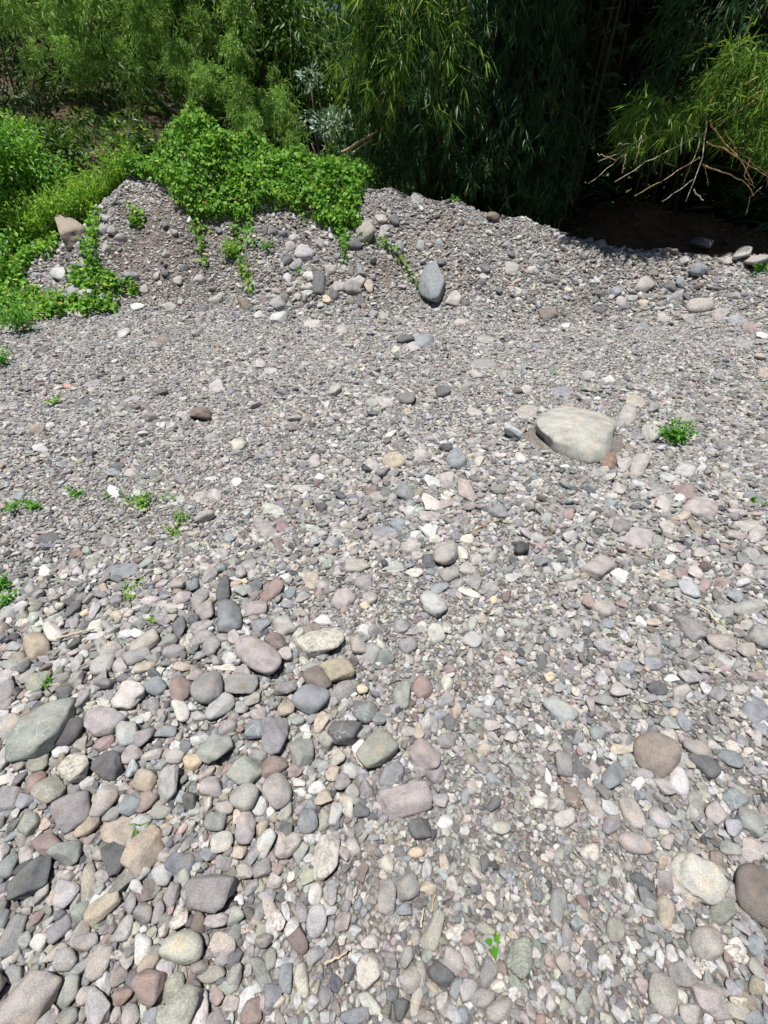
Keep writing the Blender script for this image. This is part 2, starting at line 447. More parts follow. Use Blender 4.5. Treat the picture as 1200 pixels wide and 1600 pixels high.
PAL = {'g': (.300, .290, .285), 'lg': (.47, .46, .45), 'dg': (.125, .125, .135), 'bg': (.235, .262, .295), 'gg': (.31, .33, .285),
       'pk': (.42, .362, .340), 'mv': (.295, .270, .278), 'tn': (.45, .35, .24), 'cr': (.60, .55, .44), 'wh': (.72, .71, .68),
       'br': (.22, .165, .13), 'rd': (.33, .21, .185), 'be': (.40, .355, .315), 'yl': (.62, .48, .24), 'ol': (.32, .31, .235),
       'tb': (.34, .265, .195), 'tq': (.20, .29, .31), 'lb': (.44, .48, .50), 'rb': (.24, .13, .07), 'ye': (.46, .41, .29),
       'gd': (.19, .205, .185), 'bd': (.36, .27, .20), 'or': (.55, .27, .13)}
for k_, v_ in PAL.items():
    lum = 0.3 * v_[0] + 0.55 * v_[1] + 0.15 * v_[2]
    lum = min(lum, 0.40 + (lum - 0.40) * 0.62)
    lum = (0.025 + lum * 0.96) * 0.93
    f_ = lum / (0.3 * v_[0] + 0.55 * v_[1] + 0.15 * v_[2])
    PAL[k_] = tuple(0.54 * v_[i] * f_ + 0.46 * lum * (1.005, 1.0, 0.99)[i] for i in range(3))
NAMES = {'g': 'grey', 'lg': 'pale grey', 'dg': 'dark grey', 'bg': 'blue-grey', 'gg': 'green-grey', 'pk': 'pinkish', 'mv': 'mauve-grey',
         'tn': 'tan', 'cr': 'cream', 'wh': 'white', 'br': 'brown', 'rd': 'reddish', 'be': 'beige-grey', 'yl': 'yellowish', 'ol': 'olive-grey',
         'tb': 'sandy-brown', 'tq': 'teal', 'lb': 'pale blue', 'rb': 'rusty', 'ye': 'yellowish', 'gd': 'dark green-grey', 'bd': 'tan-brown', 'or': 'orange'}

STONES = '''
T 0 1300 .25
172 1050 450 300 50 pk r | biggest coarse pink boulder, cut by the bottom-left corner of the picture | corner pink boulder
70 650 300 130 62 mv r | long mauve-grey cobble at the picture's edge above the corner pink boulder | long mauve cobble
190 290 330 180 38 dg a | dark grey slanting slab among the lower cobbles, level with the tan slab | dark slanting slab
295 75 160 150 60 rd r
430 115 200 170 30 g a
170 145 130 85 70 be r
60 205 180 120 70 bg a
555 330 290 100 85 ol o | long upright olive cobble beside the tan rectangular slab | upright olive cobble
640 475 300 130 38 tn a | tan rectangular slab with an orange-stained face, leaning to the right | tan rectangular slab
405 385 200 140 50 lg a
475 435 140 60 75 g r
255 375 160 80 48 pk r
720 160 220 150 80 dg a
905 110 340 185 50 tn a | large tan blocky cobble with a dark shaded flank, above the cream pitted cobble | large tan blocky cobble
640 280 105 90 20 pk a
880 255 120 90 10 gg a
1010 270 140 140 0 lg r
1130 190 200 150 60 bg a
630 155 100 75 10 pk r
1152 716 270 240 -20 cr o | smooth round cream cobble with tiny pits, above the olive egg-shaped stone | cream pitted cobble
1085 990 250 130 75 ol o | olive egg-shaped stone throwing a dark shadow below the cream pitted cobble | olive egg-shaped stone
930 960 240 190 60 rd r
895 720 230 105 80 wh a | pale pointed almond-shaped stone standing left of the cream pitted cobble | pale almond-shaped stone
410 800 190 130 35 g r
620 820 260 120 62 be a
600 1100 230 180 60 lg a | light blue-grey block at the bottom edge beside the corner pink boulder | light bottom-edge block
760 1030 150 120 60 rd a
430 1000 250 120 65 gg a
530 1020 150 90 55 pk r
745 905 150 85 50 g r
770 605 210 110 62 lg a
905 505 130 120 30 mv r
1065 390 170 100 60 mv a
990 500 180 75 75 g r
365 620 220 100 45 mv r
250 680 140 100 50 wh r | bright white pebble wedged between the long mauve and tan slab cobbles | bright white pebble
345 760 210 70 45 be a
85 885 140 115 50 g r
155 680 120 80 60 gg r
500 640 200 90 55 be r
540 690 180 110 30 g a
950 1140 120 90 70 bg r
430 1150 150 120 60 g a
815 1150 180 110 80 be r
815 445 110 90 70 mv a
860 350 110 90 30 lg a
T 300 1300 .25
830 160 290 180 80 be v | rough mottled grey-brown cobble standing above the smooth pale oval | mottled grey-brown cobble
110 370 300 270 10 g a | crumbly grey broken rock right of the large tan blocky cobble | crumbly grey rock
770 390 140 90 85 wh a
780 555 215 130 85 lg o | smooth pale oval cobble with a crisp shadow, below the mottled grey-brown cobble | smooth pale oval
665 690 170 110 100 br a
765 770 150 90 60 g r
685 930 240 95 88 cr r | cream oblong stone upright near the bottom, below the smooth pale oval | cream oblong stone
585 915 210 85 85 bg a
430 880 240 100 110 gg a | pale teal lozenge-shaped stone near the bottom, left of the cream oblong stone | pale teal lozenge
490 790 150 80 85 g r
1105 870 230 175 80 pk v | red and white mottled cobble near the bottom middle | red-and-white mottled cobble
1110 1075 210 90 118 cr r
985 880 140 60 80 dg a
370 1130 190 130 70 rd a
245 1070 120 100 40 pk r
830 1030 140 85 75 bg r
755 1065 100 75 80 lg r
1020 1150 200 110 20 bg a
190 60 160 120 40 cr a
325 10 150 130 60 pk r
455 60 190 120 60 wh a
100 150 100 90 0 bg r
195 200 110 90 30 mv a
300 135 100 80 40 tn a
380 145 140 70 55 mv r
330 255 120 110 0 be a
435 230 140 100 45 g a
670 130 140 80 65 gg a
540 235 80 75 0 rd r
370 350 110 70 40 g r
280 330 110 60 100 tn r
470 395 105 85 -10 mv r
515 315 100 85 80 be r
295 430 85 65 80 wh r
45 570 140 110 80 br r
265 640 150 85 75 gg r
585 500 125 60 85 lg r
685 500 140 80 80 mv v
1040 445 100 55 70 bg r
1020 620 85 80 0 lg r
1110 690 110 100 0 pk r
270 790 130 90 60 dg a
195 790 130 80 60 mv a
T 600 1300 .25
315 620 270 125 68 be r | long pinkish-beige oblong stone left of the tiny green sprout | long pinkish-beige oblong
140 350 180 150 45 mv a | speckled purple-grey lump above the long pinkish-beige oblong | speckled purple lump
20 400 250 120 85 pk r
200 130 100 75 0 yl o | smooth yellow-cream oval pebble below the blue-black angular block | yellow-cream oval pebble
270 350 120 95 10 tn r
125 485 100 85 0 bg r
1085 450 240 105 84 gg r | upright grey-green oval stone right of the tiny green sprout | upright grey-green oval
855 775 260 180 80 gg l | wide pale green-grey slab with a pointed lower end, by the tiny green sprout | pointed green-grey slab
650 610 170 80 -30 ol a
435 815 180 130 -60 pk r
525 780 150 95 100 pk r
645 880 180 115 75 mv r
350 890 200 120 -55 dg r
450 970 150 85 75 bg a | teal-blue stone near the bottom edge below the long pinkish-beige oblong | teal-blue stone
615 1040 180 140 0 mv r
720 1110 180 160 0 pk r
175 920 190 130 70 pk r
235 880 190 80 85 be r
105 1095 160 110 80 dg r
720 960 110 90 0 cr r
735 850 120 80 -50 br a
530 665 100 80 60 rd a
140 780 130 100 80 gg r
200 1060 200 70 80 pk r
255 1150 130 100 0 mv a
360 1050 130 70 75 pk r
440 1140 140 90 120 lg r
1125 820 140 100 110 pk r
1145 650 180 75 95 mv r
460 610 90 65 80 cr r
415 640 75 60 80 cr r
570 350 110 75 110 dg r
625 195 120 65 80 dg r
375 190 120 60 100 tn r
270 230 140 60 85 lg a
425 325 110 75 100 be r
T 900 1300 .25
90 130 130 130 0 pk v | pink and cream granular pebble left of the mauve-pink oval at lower right | pink granular pebble
370 70 230 140 -20 pk o | mauve-pink oval cobble up and left of the knobbly cream boulder | mauve-pink oval
750 290 400 300 -50 cr k | large knobbly cream boulder with bulging lobes at lower right | knobbly cream boulder
1150 390 450 280 -55 br o | large smooth brown boulder cut by the right edge beside the knobbly cream boulder | brown edge boulder
875 165 130 75 -70 br a
950 375 160 110 -65 mv r
830 685 240 230 -40 pk o | big round pinkish-white cobble below the knobbly cream boulder | round pinkish-white cobble
415 315 190 80 -38 dg a | dark pointed slate sliver left of the knobbly cream boulder | dark slate sliver
555 305 150 95 -60 mv r
550 495 200 150 -60 tn k | crumbling tan conglomerate lump left of the round pinkish-white cobble | crumbling tan lump
250 600 180 110 -70 ol r
540 1005 280 190 -75 be o | large smooth beige oval cobble near the bottom right | large beige oval
655 890 230 140 -60 g a
830 1040 320 190 -55 pk a | long pink slab with a black shadow along its left side, at the bottom right | long pink slab
1005 720 140 90 -50 wh r
1120 700 140 115 -60 bg r
1120 850 170 90 -55 be a
1125 970 140 90 -75 tn r
1090 1160 160 110 0 bg a
430 690 75 60 0 dg r
45 685 110 55 -40 tn r
340 705 120 45 -75 wh r
190 815 140 75 -60 lg r
45 1060 150 110 80 gg a
640 605 100 70 0 be a
715 1140 170 120 -40 pk r
175 285 120 90 -50 gg a
1090 110 200 150 -40 pk f
960 100 160 90 -20 gg a
500 1170 100 80 0 lg r
T 0 1050 .25
270 360 450 270 45 gg p | large green-grey slab with angular corners propped among the cobbles at left | large green-grey slab
430 370 250 150 42 dg o | dark grey rounded cobble tucked against the large green-grey slab | dark tucked cobble
640 310 230 190 10 pk r | cracked pink cobble left of the overlapping mauve stone, below the lumpy white rock | cracked pink cobble
800 150 240 170 25 wh k | lumpy white quartz rock among the left-hand cobbles | lumpy white rock
870 410 190 130 10 mv a
800 380 190 130 70 lg r
680 580 200 180 15 dg a | dark grey cube-like block with sharp edges among the left-hand cobbles | dark cube-like block
475 590 210 200 -20 ol v | ochre-stained notched stone beside the dark cube-like block | ochre-stained notched stone
310 740 210 170 40 ol r
225 680 180 110 45 rd r
240 565 170 110 50 ol r
65 785 220 150 40 mv r
150 815 130 85 25 bg r
450 865 290 200 50 mv r | big blue-mauve pitted cobble below the ochre-stained notched stone | big blue-mauve cobble
655 800 240 150 60 pk r | pink oval cobble below the dark cube-like block | pink oval cobble
1050 705 230 160 65 pk a | pink six-sided flat-topped stone right of the pink oval cobble | pink six-sided stone
915 815 170 90 50 rd r
810 840 150 110 45 bg r
700 890 150 80 40 g r
1010 880 140 85 20 gg r
905 680 150 120 20 tn a
40 510 240 110 55 lg r
60 340 200 130 30 pk r
40 120 150 110 50 g r
395 125 120 90 25 dg r
515 170 120 90 60 g a
955 215 130 85 85 mv r
975 95 130 110 30 bg r
1130 110 210 130 60 rd a | red-brown slab behind the big smooth mauve boulder | red-brown slab
1130 240 170 100 110 wh v
1090 530 120 100 0 pk r
945 520 125 80 5 pk r
830 520 150 110 30 be a
1045 370 150 95 15 bg a
170 950 180 130 50 gg r
545 965 190 110 30 tn r
745 990 240 180 20 tn f
875 950 140 110 20 lg r
535 695 110 75 20 lg r
375 500 130 85 20 lg r
660 440 140 80 45 rd r
505 450 110 70 50 ol a
180 215 120 45 40 bg r
T 300 1050 .25
95 100 230 190 50 mv o | big smooth mauve boulder leaning on the red-brown slab | big smooth mauve boulder
310 75 220 150 20 g r
170 215 220 120 35 lg a
370 175 110 85 20 ol r
305 225 90 85 0 g r
740 165 220 190 0 bg o | rounded blue-grey boulder in the middle of the cobbles, with a dark shadow | rounded blue-grey boulder
590 225 120 110 60 tn r
940 120 180 110 30 mv r
905 -4 200 165 20 tn r
1090 250 150 150 0 bg a
950 375 190 190 0 dg a | dark grey squarish block down and right of the rounded blue-grey boulder | dark squarish block
520 400 240 170 80 mv a | tall mauve angular block below the rounded blue-grey boulder | tall mauve block
385 365 140 120 60 bg a
150 480 230 170 45 gg a
680 500 200 165 75 g a
510 580 190 130 25 rd a
335 630 190 180 60 gg a
325 780 190 190 0 pk o | round lilac-pink cobble left of the smooth pinkish-grey disc | round lilac cobble
535 740 220 185 100 pk o | smooth pinkish-grey disc-like cobble right of the round lilac cobble | smooth pinkish disc
130 715 160 140 30 pk r
1150 500 260 190 50 ol a
1040 480 120 75 60 wh r
910 535 120 100 70 cr a
655 620 110 80 15 rd a
880 635 110 80 60 tn r
780 720 125 75 25 wh r
815 790 120 95 35 tn r
670 690 85 55 0 cr r
675 750 85 60 -10 wh r
200 855 115 105 0 pk r
590 875 140 75 60 ol r
430 845 120 85 60 lg r
340 950 170 120 60 pk r
725 930 170 130 80 bg a
825 920 150 75 88 ol r
900 890 150 80 80 lg a
970 845 140 75 88 cr r
1055 865 110 95 0 dg a
1120 905 80 60 0 dg a
1000 620 120 110 0 lg a
645 300 110 70 -20 gg a
750 290 80 50 40 g a
800 320 130 90 45 tn a
840 420 110 110 0 be a
1080 375 110 80 70 g r
710 350 75 55 0 wh r
145 935 150 120 30 gg r
45 275 105 60 -10 pk r
220 345 140 85 20 mv a
415 530 110 110 0 g a
1060 110 80 65 -20 yl r
235 600 100 80 50 rd a
0 555 130 110 60 yl r | cream-yellow rounded stone between the pink six-sided stone and the green-grey wedge | cream-yellow stone
580 95 170 110 20 g a
780 50 170 130 -50 br a
T 600 1050 .25
135 800 320 210 15 pk r | large half-buried pinkish boulder with a coarse dusty face, lower middle | half-buried pinkish boulder
40 640 190 150 35 bg a | pale blue-grey block with a dark shaded end above the half-buried pinkish boulder | pale blue-grey block
250 520 260 150 -35 be a | beige streaked slab above and right of the half-buried pinkish boulder | beige streaked slab
325 640 130 130 0 mv a
240 100 150 130 85 rd a | speckled purple-pink angular stone in the middle of the lower gravel | purple-pink angular stone
110 145 170 120 80 gg r
390 75 110 80 80 cr r
450 240 100 70 70 tn r
1100 235 220 130 -40 lg d | pale lilac kidney-shaped stone with a dent, in the lower gravel | pale kidney-shaped stone
1130 580 180 130 -60 g a
1170 770 180 100 -75 br a
1130 920 140 105 20 lg r
965 815 110 90 0 cr v
1075 835 110 100 0 pk r
220 985 150 130 0 dg a | blue-black angular block below the half-buried pinkish boulder | blue-black angular block
385 945 90 110 0 wh r
220 370 110 90 60 tn r
150 370 90 80 0 be a
310 320 130 60 85 g a
265 305 120 70 70 lg a
405 325 80 90 0 dg a
385 430 130 100 0 mv r
715 60 90 70 60 pk r
625 490 90 80 0 tn r
555 430 100 90 0 g a
795 410 90 80 0 pk r
830 610 130 80 -40 g r
685 670 130 70 -40 bg a
670 330 100 80 0 be r
585 250 130 70 -15 g a
1040 30 80 60 0 yl a
1090 95 85 70 0 g r
1065 475 100 65 -10 pk r
970 355 90 45 -75 wh r
385 180 110 80 40 g a
510 780 110 55 95 bg a
685 830 120 80 80 dg a
1025 650 110 45 -75 wh r
730 975 110 110 0 lg r
355 810 110 90 0 mv a
T 900 1050 .25
495 510 320 250 -45 tb o | round sandy-brown speckled cobble in the lower right gravel | sandy-brown cobble
235 655 210 140 60 bg a | blue-grey pentagonal stone down and left of the sandy-brown cobble | blue-grey pentagonal stone
275 480 130 70 0 tn r
330 545 115 75 -10 gg r
110 600 120 85 -60 pk r
115 525 60 35 80 wh r
645 685 180 130 -70 wh o | whitish-green veined oval touching the sandy-brown cobble from below | whitish-green oval
550 720 190 90 -40 pk a
385 705 95 75 0 wh r
350 880 220 120 -60 pk r | pinkish oblong cobble below the sandy-brown cobble | pinkish oblong cobble
520 915 180 110 -45 lg o | pale oval stone right of the pinkish oblong cobble, below the whitish-green oval | pale tilted oval
210 850 140 85 -40 lg r
110 850 180 80 -55 pk r
870 880 170 120 -55 pk r
980 800 160 120 -25 bg r
740 810 170 90 -55 gg r
810 570 240 120 -42 dg a | dark grey slanting slab right of the sandy-brown cobble | dark slab by the sandy-brown cobble
770 480 250 110 -30 pk a
965 540 180 110 -35 bg a
850 450 90 60 -20 be r
670 310 140 75 -55 bg r
575 320 130 80 -20 gg r
145 380 140 95 0 bg r
50 470 90 75 -20 lg r
260 115 130 90 -15 pk r
165 180 150 80 0 g r
515 105 130 105 0 dg a
460 165 90 55 0 mv r
320 75 140 60 -30 g r
715 35 130 90 -10 g r
890 140 110 100 -30 mv r
650 120 100 90 0 be r
1020 110 95 70 -10 pk r
1135 130 85 65 -20 lg r
1125 250 200 150 -30 bg f | wide half-buried bluish slab near the right edge, above the sandy-brown cobble's level | half-buried bluish slab
1140 350 120 70 -35 bg a
1120 25 140 60 0 rd a
1090 930 220 150 -45 gg a
70 740 160 90 -40 g a
420 635 110 80 -30 mv a
590 40 100 50 0 wh r
225 950 150 110 60 mv a
580 400 150 120 -50 bg v
1120 615 100 60 -25 mv r
T 0 850 .25
235 640 170 150 30 tn a | tan cube-shaped stone at left beside a dry stick | tan cube-shaped stone
335 555 130 110 -40 wh v | white and dark banded stone behind the tan cube-shaped stone | banded white stone
760 175 250 110 10 bg f | flat blue-grey slab lying flush in the fine gravel at left | flush blue-grey slab
565 125 110 60 25 ol r
280 175 80 60 30 wh r
455 415 120 80 40 dg a
590 410 140 60 55 lg a
50 440 100 85 30 g r
855 565 90 55 0 wh r
595 525 100 80 40 cr a
655 510 75 65 0 g r
530 430 70 45 20 yl a
910 615 220 110 30 be a
860 700 180 90 25 g a
1040 610 130 100 10 g a
1120 520 130 90 100 dg a
640 750 180 120 35 pk o | smooth pinkish-brown cobble right of the tan cube-shaped stone | pinkish-brown cobble
745 770 90 90 0 pk r
690 665 160 80 25 pk r
940 355 130 65 10 pk r
1010 380 80 55 20 be r
1075 395 80 55 0 pk r
1010 475 100 75 -20 mv r
1090 670 150 80 20 mv a
485 740 100 80 60 gg a
90 640 120 60 10 g r
60 700 110 50 10 pk r
190 280 85 65 0 g r
910 775 150 70 20 tn r
1140 775 120 60 0 tn r
70 755 110 70 0 gg r
275 720 90 60 0 g r
400 735 70 60 0 lg r
85 325 90 40 15 lg r
T 300 850 .25
405 695 340 205 -33 be o | large long smooth beige boulder lying diagonally in the middle left | long beige boulder
235 450 200 160 70 bg a | dark blue-grey squarish block up and left of the long beige boulder | blue-grey squarish block
195 285 150 110 100 dg a | dark pointed shard standing behind the blue-grey squarish block | dark pointed shard
495 290 180 95 25 rd a | salmon-pink wedge-shaped stone above the long beige boulder | salmon-pink wedge
400 400 150 90 10 pk a
320 290 105 80 5 gg r
400 260 90 70 -20 dg a
45 345 190 90 55 mv a
80 425 130 110 30 mv a
55 515 140 80 25 mv a
420 515 120 75 30 bg a
580 510 140 120 -30 lg a
525 605 140 130 -20 br a
790 610 330 180 10 gg v | mottled grey-green rock with an ochre end, right of the long beige boulder | mottled grey-green rock
820 470 120 70 5 wh r
735 535 130 90 20 br a
580 685 100 105 0 pk r
750 230 110 95 -30 tn a
800 250 90 80 0 be a
930 345 160 125 15 pk r | pale pinkish flat cobble above the mottled grey-green rock | pale pinkish flat cobble
1110 340 95 85 0 be r
1080 385 60 50 0 yl r
615 310 70 70 0 tq r | small round teal stone beside the salmon-pink wedge | small teal stone
685 335 100 60 20 g r
585 205 80 45 0 wh r
320 230 70 40 0 yl a
350 140 100 70 0 g r
80 150 80 65 0 pk r
1035 140 170 90 0 be a
1070 250 110 100 0 mv v
1040 635 110 110 0 be a
1120 690 130 110 30 g a
120 635 130 110 50 gg a
230 720 110 85 30 lg r
215 775 130 50 0 cr r
260 580 90 75 80 pk r
315 540 80 50 0 lg r
90 580 130 90 20 mv a
185 590 80 60 0 mv r
815 705 80 60 0 mv r
750 770 150 70 15 gg a
1175 640 80 90 0 cr r
1075 540 90 80 0 lg r
T 600 850 .25
385 52 195 155 88 pk o | smooth mauve-pink upright cobble in the middle of the gravel | mauve-pink upright cobble
280 105 90 100 0 dg a
405 185 130 95 0 g a
310 370 200 150 -20 lg a | pale flat triangular stone below the mauve-pink upright cobble | pale triangular stone
535 305 155 60 -15 wh o | white bean-shaped stone right of the pale triangular stone | white bean-shaped stone
680 350 58 55 0 yl r
560 235 100 90 0 g a
510 160 110 80 -20 be a
570 95 95 75 0 pk r
660 280 100 70 -20 g r
325 560 130 105 -60 cr r | cream rounded stone below the pale triangular stone | cream rounded stone
240 505 65 60 0 cr r
165 548 100 45 0 mv r
105 520 100 90 0 mv r
190 185 110 65 0 cr r
65 145 130 85 0 gg f
1130 560 120 65 -5 mv r
470 245 90 55 50 g r
340 275 110 70 20 bg a
205 75 80 65 0 pk r
165 20 120 70 0 pk r
850 500 110 55 -20 gg r
990 735 100 65 80 dg r
605 470 90 55 -10 tn r
550 500 80 60 50 gg a
795 210 85 65 0 lg r
150 640 120 100 0 g r
550 600 130 100 -20 lg r
490 55 70 90 0 cr r
155 720 65 70 0 be r
540 695 90 50 85 be r
T 900 850 .25
145 140 195 135 30 pk r | coarse pinkish-grey wedge cobble with a dark shadow, right of the middle | pinkish-grey wedge cobble
265 200 110 80 -20 wh r
555 190 100 65 -10 tn r
655 185 100 70 -15 rd r | wine-red flat stone between tan and pink ones, right side | wine-red stone
750 185 110 70 -20 pk r
700 280 150 90 -40 lb a | pale blue wedge-shaped stone just below the wine-red stone | pale blue wedge
720 335 160 45 -15 gg f
775 60 120 60 0 pk r
810 255 90 60 -10 rd r
80 365 85 90 0 rd r
180 400 150 110 -10 pk a
285 375 90 50 -20 rd r
700 505 280 130 -35 mv a | long mauve-grey slanted stone near the right edge beside the split layered rock | long slanted mauve stone
1070 400 230 95 0 gg r | pale green-grey loaf-shaped stone near the right edge | pale green loaf-shaped stone
930 415 120 95 -15 g r
910 615 220 110 -10 be l | split layered beige rock at right, below the pale green loaf-shaped stone | split layered rock
1150 570 190 160 -30 g l | dark layered grey rock cut by the right edge | dark layered rock
1070 665 140 100 -10 be a
1050 505 100 70 -20 be r
1000 320 110 85 0 bg a
1160 195 110 75 0 g r
405 490 80 60 -30 wh r
475 490 100 60 -10 tn r
200 505 85 60 0 bg r
70 545 75 60 0 dg r
80 625 70 65 0 dg r
165 630 120 90 -30 g a
505 615 110 60 -60 mv r
620 615 85 80 0 g r
485 685 150 80 -10 be r
490 750 130 70 -10 bg r
700 690 130 100 -20 g a
920 735 130 55 -30 lg r
1085 60 140 80 -20 g r
590 100 80 60 60 wh r
1160 110 110 70 0 g r
T 0 640 .3333
855 30 60 40 0 be r
990 128 75 45 0 g r
1120 165 72 60 0 cr a | cream squarish stone in the fine gravel at left of the middle | cream squarish stone
395 65 38 35 0 wh r
225 605 120 60 5 dg f | dark blue-grey flat stone in the fine gravel at far left | dark flat stone
145 637 60 35 0 pk r
940 405 75 50 0 be r
1005 405 75 65 0 pk a
85 410 80 40 20 bg r
555 265 65 40 0 dg r
525 300 75 40 0 bg r
610 300 60 40 0 pk r
185 185 70 40 0 lg r
645 400 75 40 0 lg r
540 390 60 60 0 wh r
820 430 110 45 20 lg f
1110 340 50 40 0 wh r
500 620 90 50 20 g f
1075 600 50 50 0 bg r
1060 640 55 30 0 tn r
350 530 45 40 0 g r
T 400 640 .3333
642 240 122 72 -12 tn o | smooth tan oval cobble in the middle of the gravel | smooth tan oval
770 210 80 65 -20 pk r
940 238 100 98 0 bg a
825 340 75 55 -20 lg r
990 385 98 92 -20 be a | brownish block with a black shaded side, right of the smooth tan oval | dark-sided brownish block
270 245 60 55 0 pk r
215 375 80 50 -5 be r
700 390 90 75 0 bg a
820 440 85 70 -30 cr r
820 508 110 52 0 pk r
715 478 60 50 20 lg r
645 335 50 45 0 pk r
890 330 70 60 0 pk r
1140 478 100 75 -20 g a
40 558 155 65 -40 mv f | grey leaf-shaped slab lying flat in the fine gravel left of the middle | leaf-shaped slab
100 625 55 50 0 br a
255 550 45 25 0 cr r
545 265 60 55 0 be r
590 570 150 55 0 bg f
810 570 75 60 0 wh r
840 605 65 50 0 cr r
745 590 45 50 0 wh r
990 610 70 45 0 cr r
725 635 85 60 0 pk r
430 245 45 50 0 pk r
60 360 55 25 0 wh r
660 540 70 50 0 bg r
300 315 55 30 0 wh r
80 470 120 60 -20 lg f
T 800 620 .3333
450 302 90 72 0 rb a | rusty brown chunk under the edge of the great pale boulder | rusty brown chunk
650 170 90 98 80 be a | pinkish-grey upright block between the great pale boulder and the leafy green plant | pinkish-grey upright block
590 190 40 75 90 mv r
590 325 102 74 25 pk r
525 318 75 60 15 pk r
800 100 82 88 0 be a
660 58 60 60 0 g a
540 95 90 80 0 pk r
510 120 50 60 0 g r
70 70 120 75 0 pk f
810 348 98 70 -5 lg o | smooth pale oval cobble below the leafy green plant | pale oval below the plant
885 520 160 104 -12 be r | brownish-grey blocky cobble at right, below the leafy green plant | brownish-grey blocky cobble
805 445 95 65 -15 rd r
705 435 110 50 -5 g f
710 503 75 65 0 be r
585 665 165 110 -10 pk f | broad dusty pinkish flat stone at right of the middle | broad dusty pink stone
500 430 80 55 0 pk r
725 612 85 65 -15 be r
795 565 65 50 0 tn a
625 570 48 40 0 gg r
1065 545 90 45 -10 be r
1045 650 115 60 5 pk r
1150 645 100 60 10 pk r
1090 605 110 55 -5 be r
1115 455 75 45 0 bg r
165 570 60 40 20 gg r
358 437 55 40 -20 dg r
400 358 75 40 0 g r
260 550 55 50 -30 rd r
740 380 80 40 0 lg r
280 650 65 40 0 lg r
790 475 55 35 0 wh r
715 225 62 45 0 dg f
T 0 460 .3333
940 560 105 85 10 br a | dark brown rock in a small hollow at left of the middle | dark brown rock
580 185 65 45 0 lg a
755 215 85 45 0 br r
720 237 50 30 0 mv r
435 420 95 35 10 g f
625 490 75 35 0 g f
760 460 55 45 0 dg r
320 430 40 25 0 or r
1080 450 40 50 60 bg r
925 180 55 60 0 g r
1015 440 70 50 0 pk r
205 262 55 35 0 dg r
T 400 460 .3333
700 208 55 86 88 dg a | black upright shard at the foot of the gravel bank | black upright shard
728 248 50 68 75 pk r
790 220 88 62 0 bg r
710 488 84 78 0 gd r | round dark green-grey cobble in the middle distance | round dark green cobble
875 455 75 60 0 dg r
815 500 60 40 0 g r
1032 378 60 56 0 pk r
370 450 66 62 0 be a
432 470 40 30 0 cr r
545 510 60 40 0 gg r
600 505 75 40 -10 pk r
110 108 76 62 10 lg a
1060 325 140 55 0 g f
1080 210 120 45 0 gg f
260 140 80 35 0 pk f
405 168 60 38 10 be r
550 93 42 35 0 g r
600 108 45 40 0 be r
1020 548 95 45 0 pk f
955 130 80 40 0 be f
550 560 50 40 0 dg r
655 260 50 45 0 cr r
25 330 50 50 0 pk r
1155 380 45 50 0 g r
710 550 40 30 0 tn r
70 355 70 35 0 lg f
710 300 40 35 0 dg r
T 800 460 .3333
880 55 138 88 5 be o | big smooth loaf-shaped cobble on the bank at right | loaf-shaped bank cobble
965 100 80 50 10 pk r
710 112 65 40 0 be r
175 92 95 56 0 br r
65 445 60 52 0 pk r
230 460 120 65 -10 bg f
360 380 65 45 0 pk r
575 505 110 85 -30 ye f | yellowish half-buried flat stone behind the great pale boulder | yellowish half-buried stone
455 400 70 35 0 cr r
1085 245 90 45 0 g f
1165 295 60 40 0 tn r
1175 370 60 40 0 tn r
255 145 50 22 0 wh r
600 150 70 35 0 bg r
400 487 35 25 0 wh r
1170 195 60 40 0 wh r
1110 155 70 45 0 rd r
410 72 55 38 0 dg r
820 115 60 45 0 g r
1050 120 90 40 0 bg r
T 0 320 .25
452 165 215 185 75 bd b | big tan-brown boulder in front of the tall grass at left | big tan-brown boulder
385 432 102 84 5 lg r
455 540 112 76 0 g r
540 560 85 75 0 pk a
645 590 88 90 0 g r
660 270 65 70 0 be r
560 225 50 85 100 be r
495 375 115 60 -5 mv r
820 445 85 60 0 bg a
95 408 75 45 -15 g r
230 440 75 40 0 bg r
475 680 110 70 -10 pk r
385 675 75 50 0 be r
855 640 92 46 0 wh r
1050 635 112 52 0 be r
1115 475 65 55 0 be r
160 520 80 55 30 dg r
905 530 55 55 0 pk r
430 325 50 60 0 dg r
640 160 65 60 0 g r
705 165 60 60 0 g r
975 445 45 55 0 be r
1035 430 55 55 0 dg r
1035 305 55 50 0 be r
1090 170 50 45 0 g r
1185 95 40 45 0 wh r
640 80 90 50 0 g r
520 640 80 40 0 dg r
755 200 70 60 0 g r
T 300 320 .25
1080 170 135 112 -40 ol r | greenish rounded boulder at the right end of the vines on the bank | greenish bank boulder
700 305 128 88 -15 lg r | pale smooth cobble below the vines in the middle of the bank | pale cobble below the vines
610 262 82 64 0 pk r
655 380 95 55 40 g r
795 490 148 80 88 dg a | dark upright slate stone on the bank below the vines | dark upright slate
1000 525 112 92 -10 g a | grey angular block jutting from the bank with a black gap below | jutting grey block
1105 510 90 60 88 be r
1040 485 70 70 0 pk r
920 510 90 65 0 be r
725 450 65 55 0 cr r
595 460 55 65 0 lg a
845 597 55 60 0 yl r
870 410 75 55 0 be r
800 245 60 65 0 g r
1020 250 95 65 0 dg r
975 185 45 55 0 be r
980 330 60 50 0 be r
865 155 55 50 0 lg r
535 615 110 80 -10 g a
440 600 60 55 0 br r
330 620 78 92 0 br a | brown upright stone at the foot of the bank below a dangling vine | brown upright stone
145 593 82 58 0 be r
50 465 78 76 0 pk r
620 535 55 55 0 be r
735 510 55 50 0 be r
590 350 80 60 0 dg r
885 560 80 70 -30 dg r
1130 685 55 45 0 bg r
660 575 50 55 0 be r
720 555 70 45 0 lg r
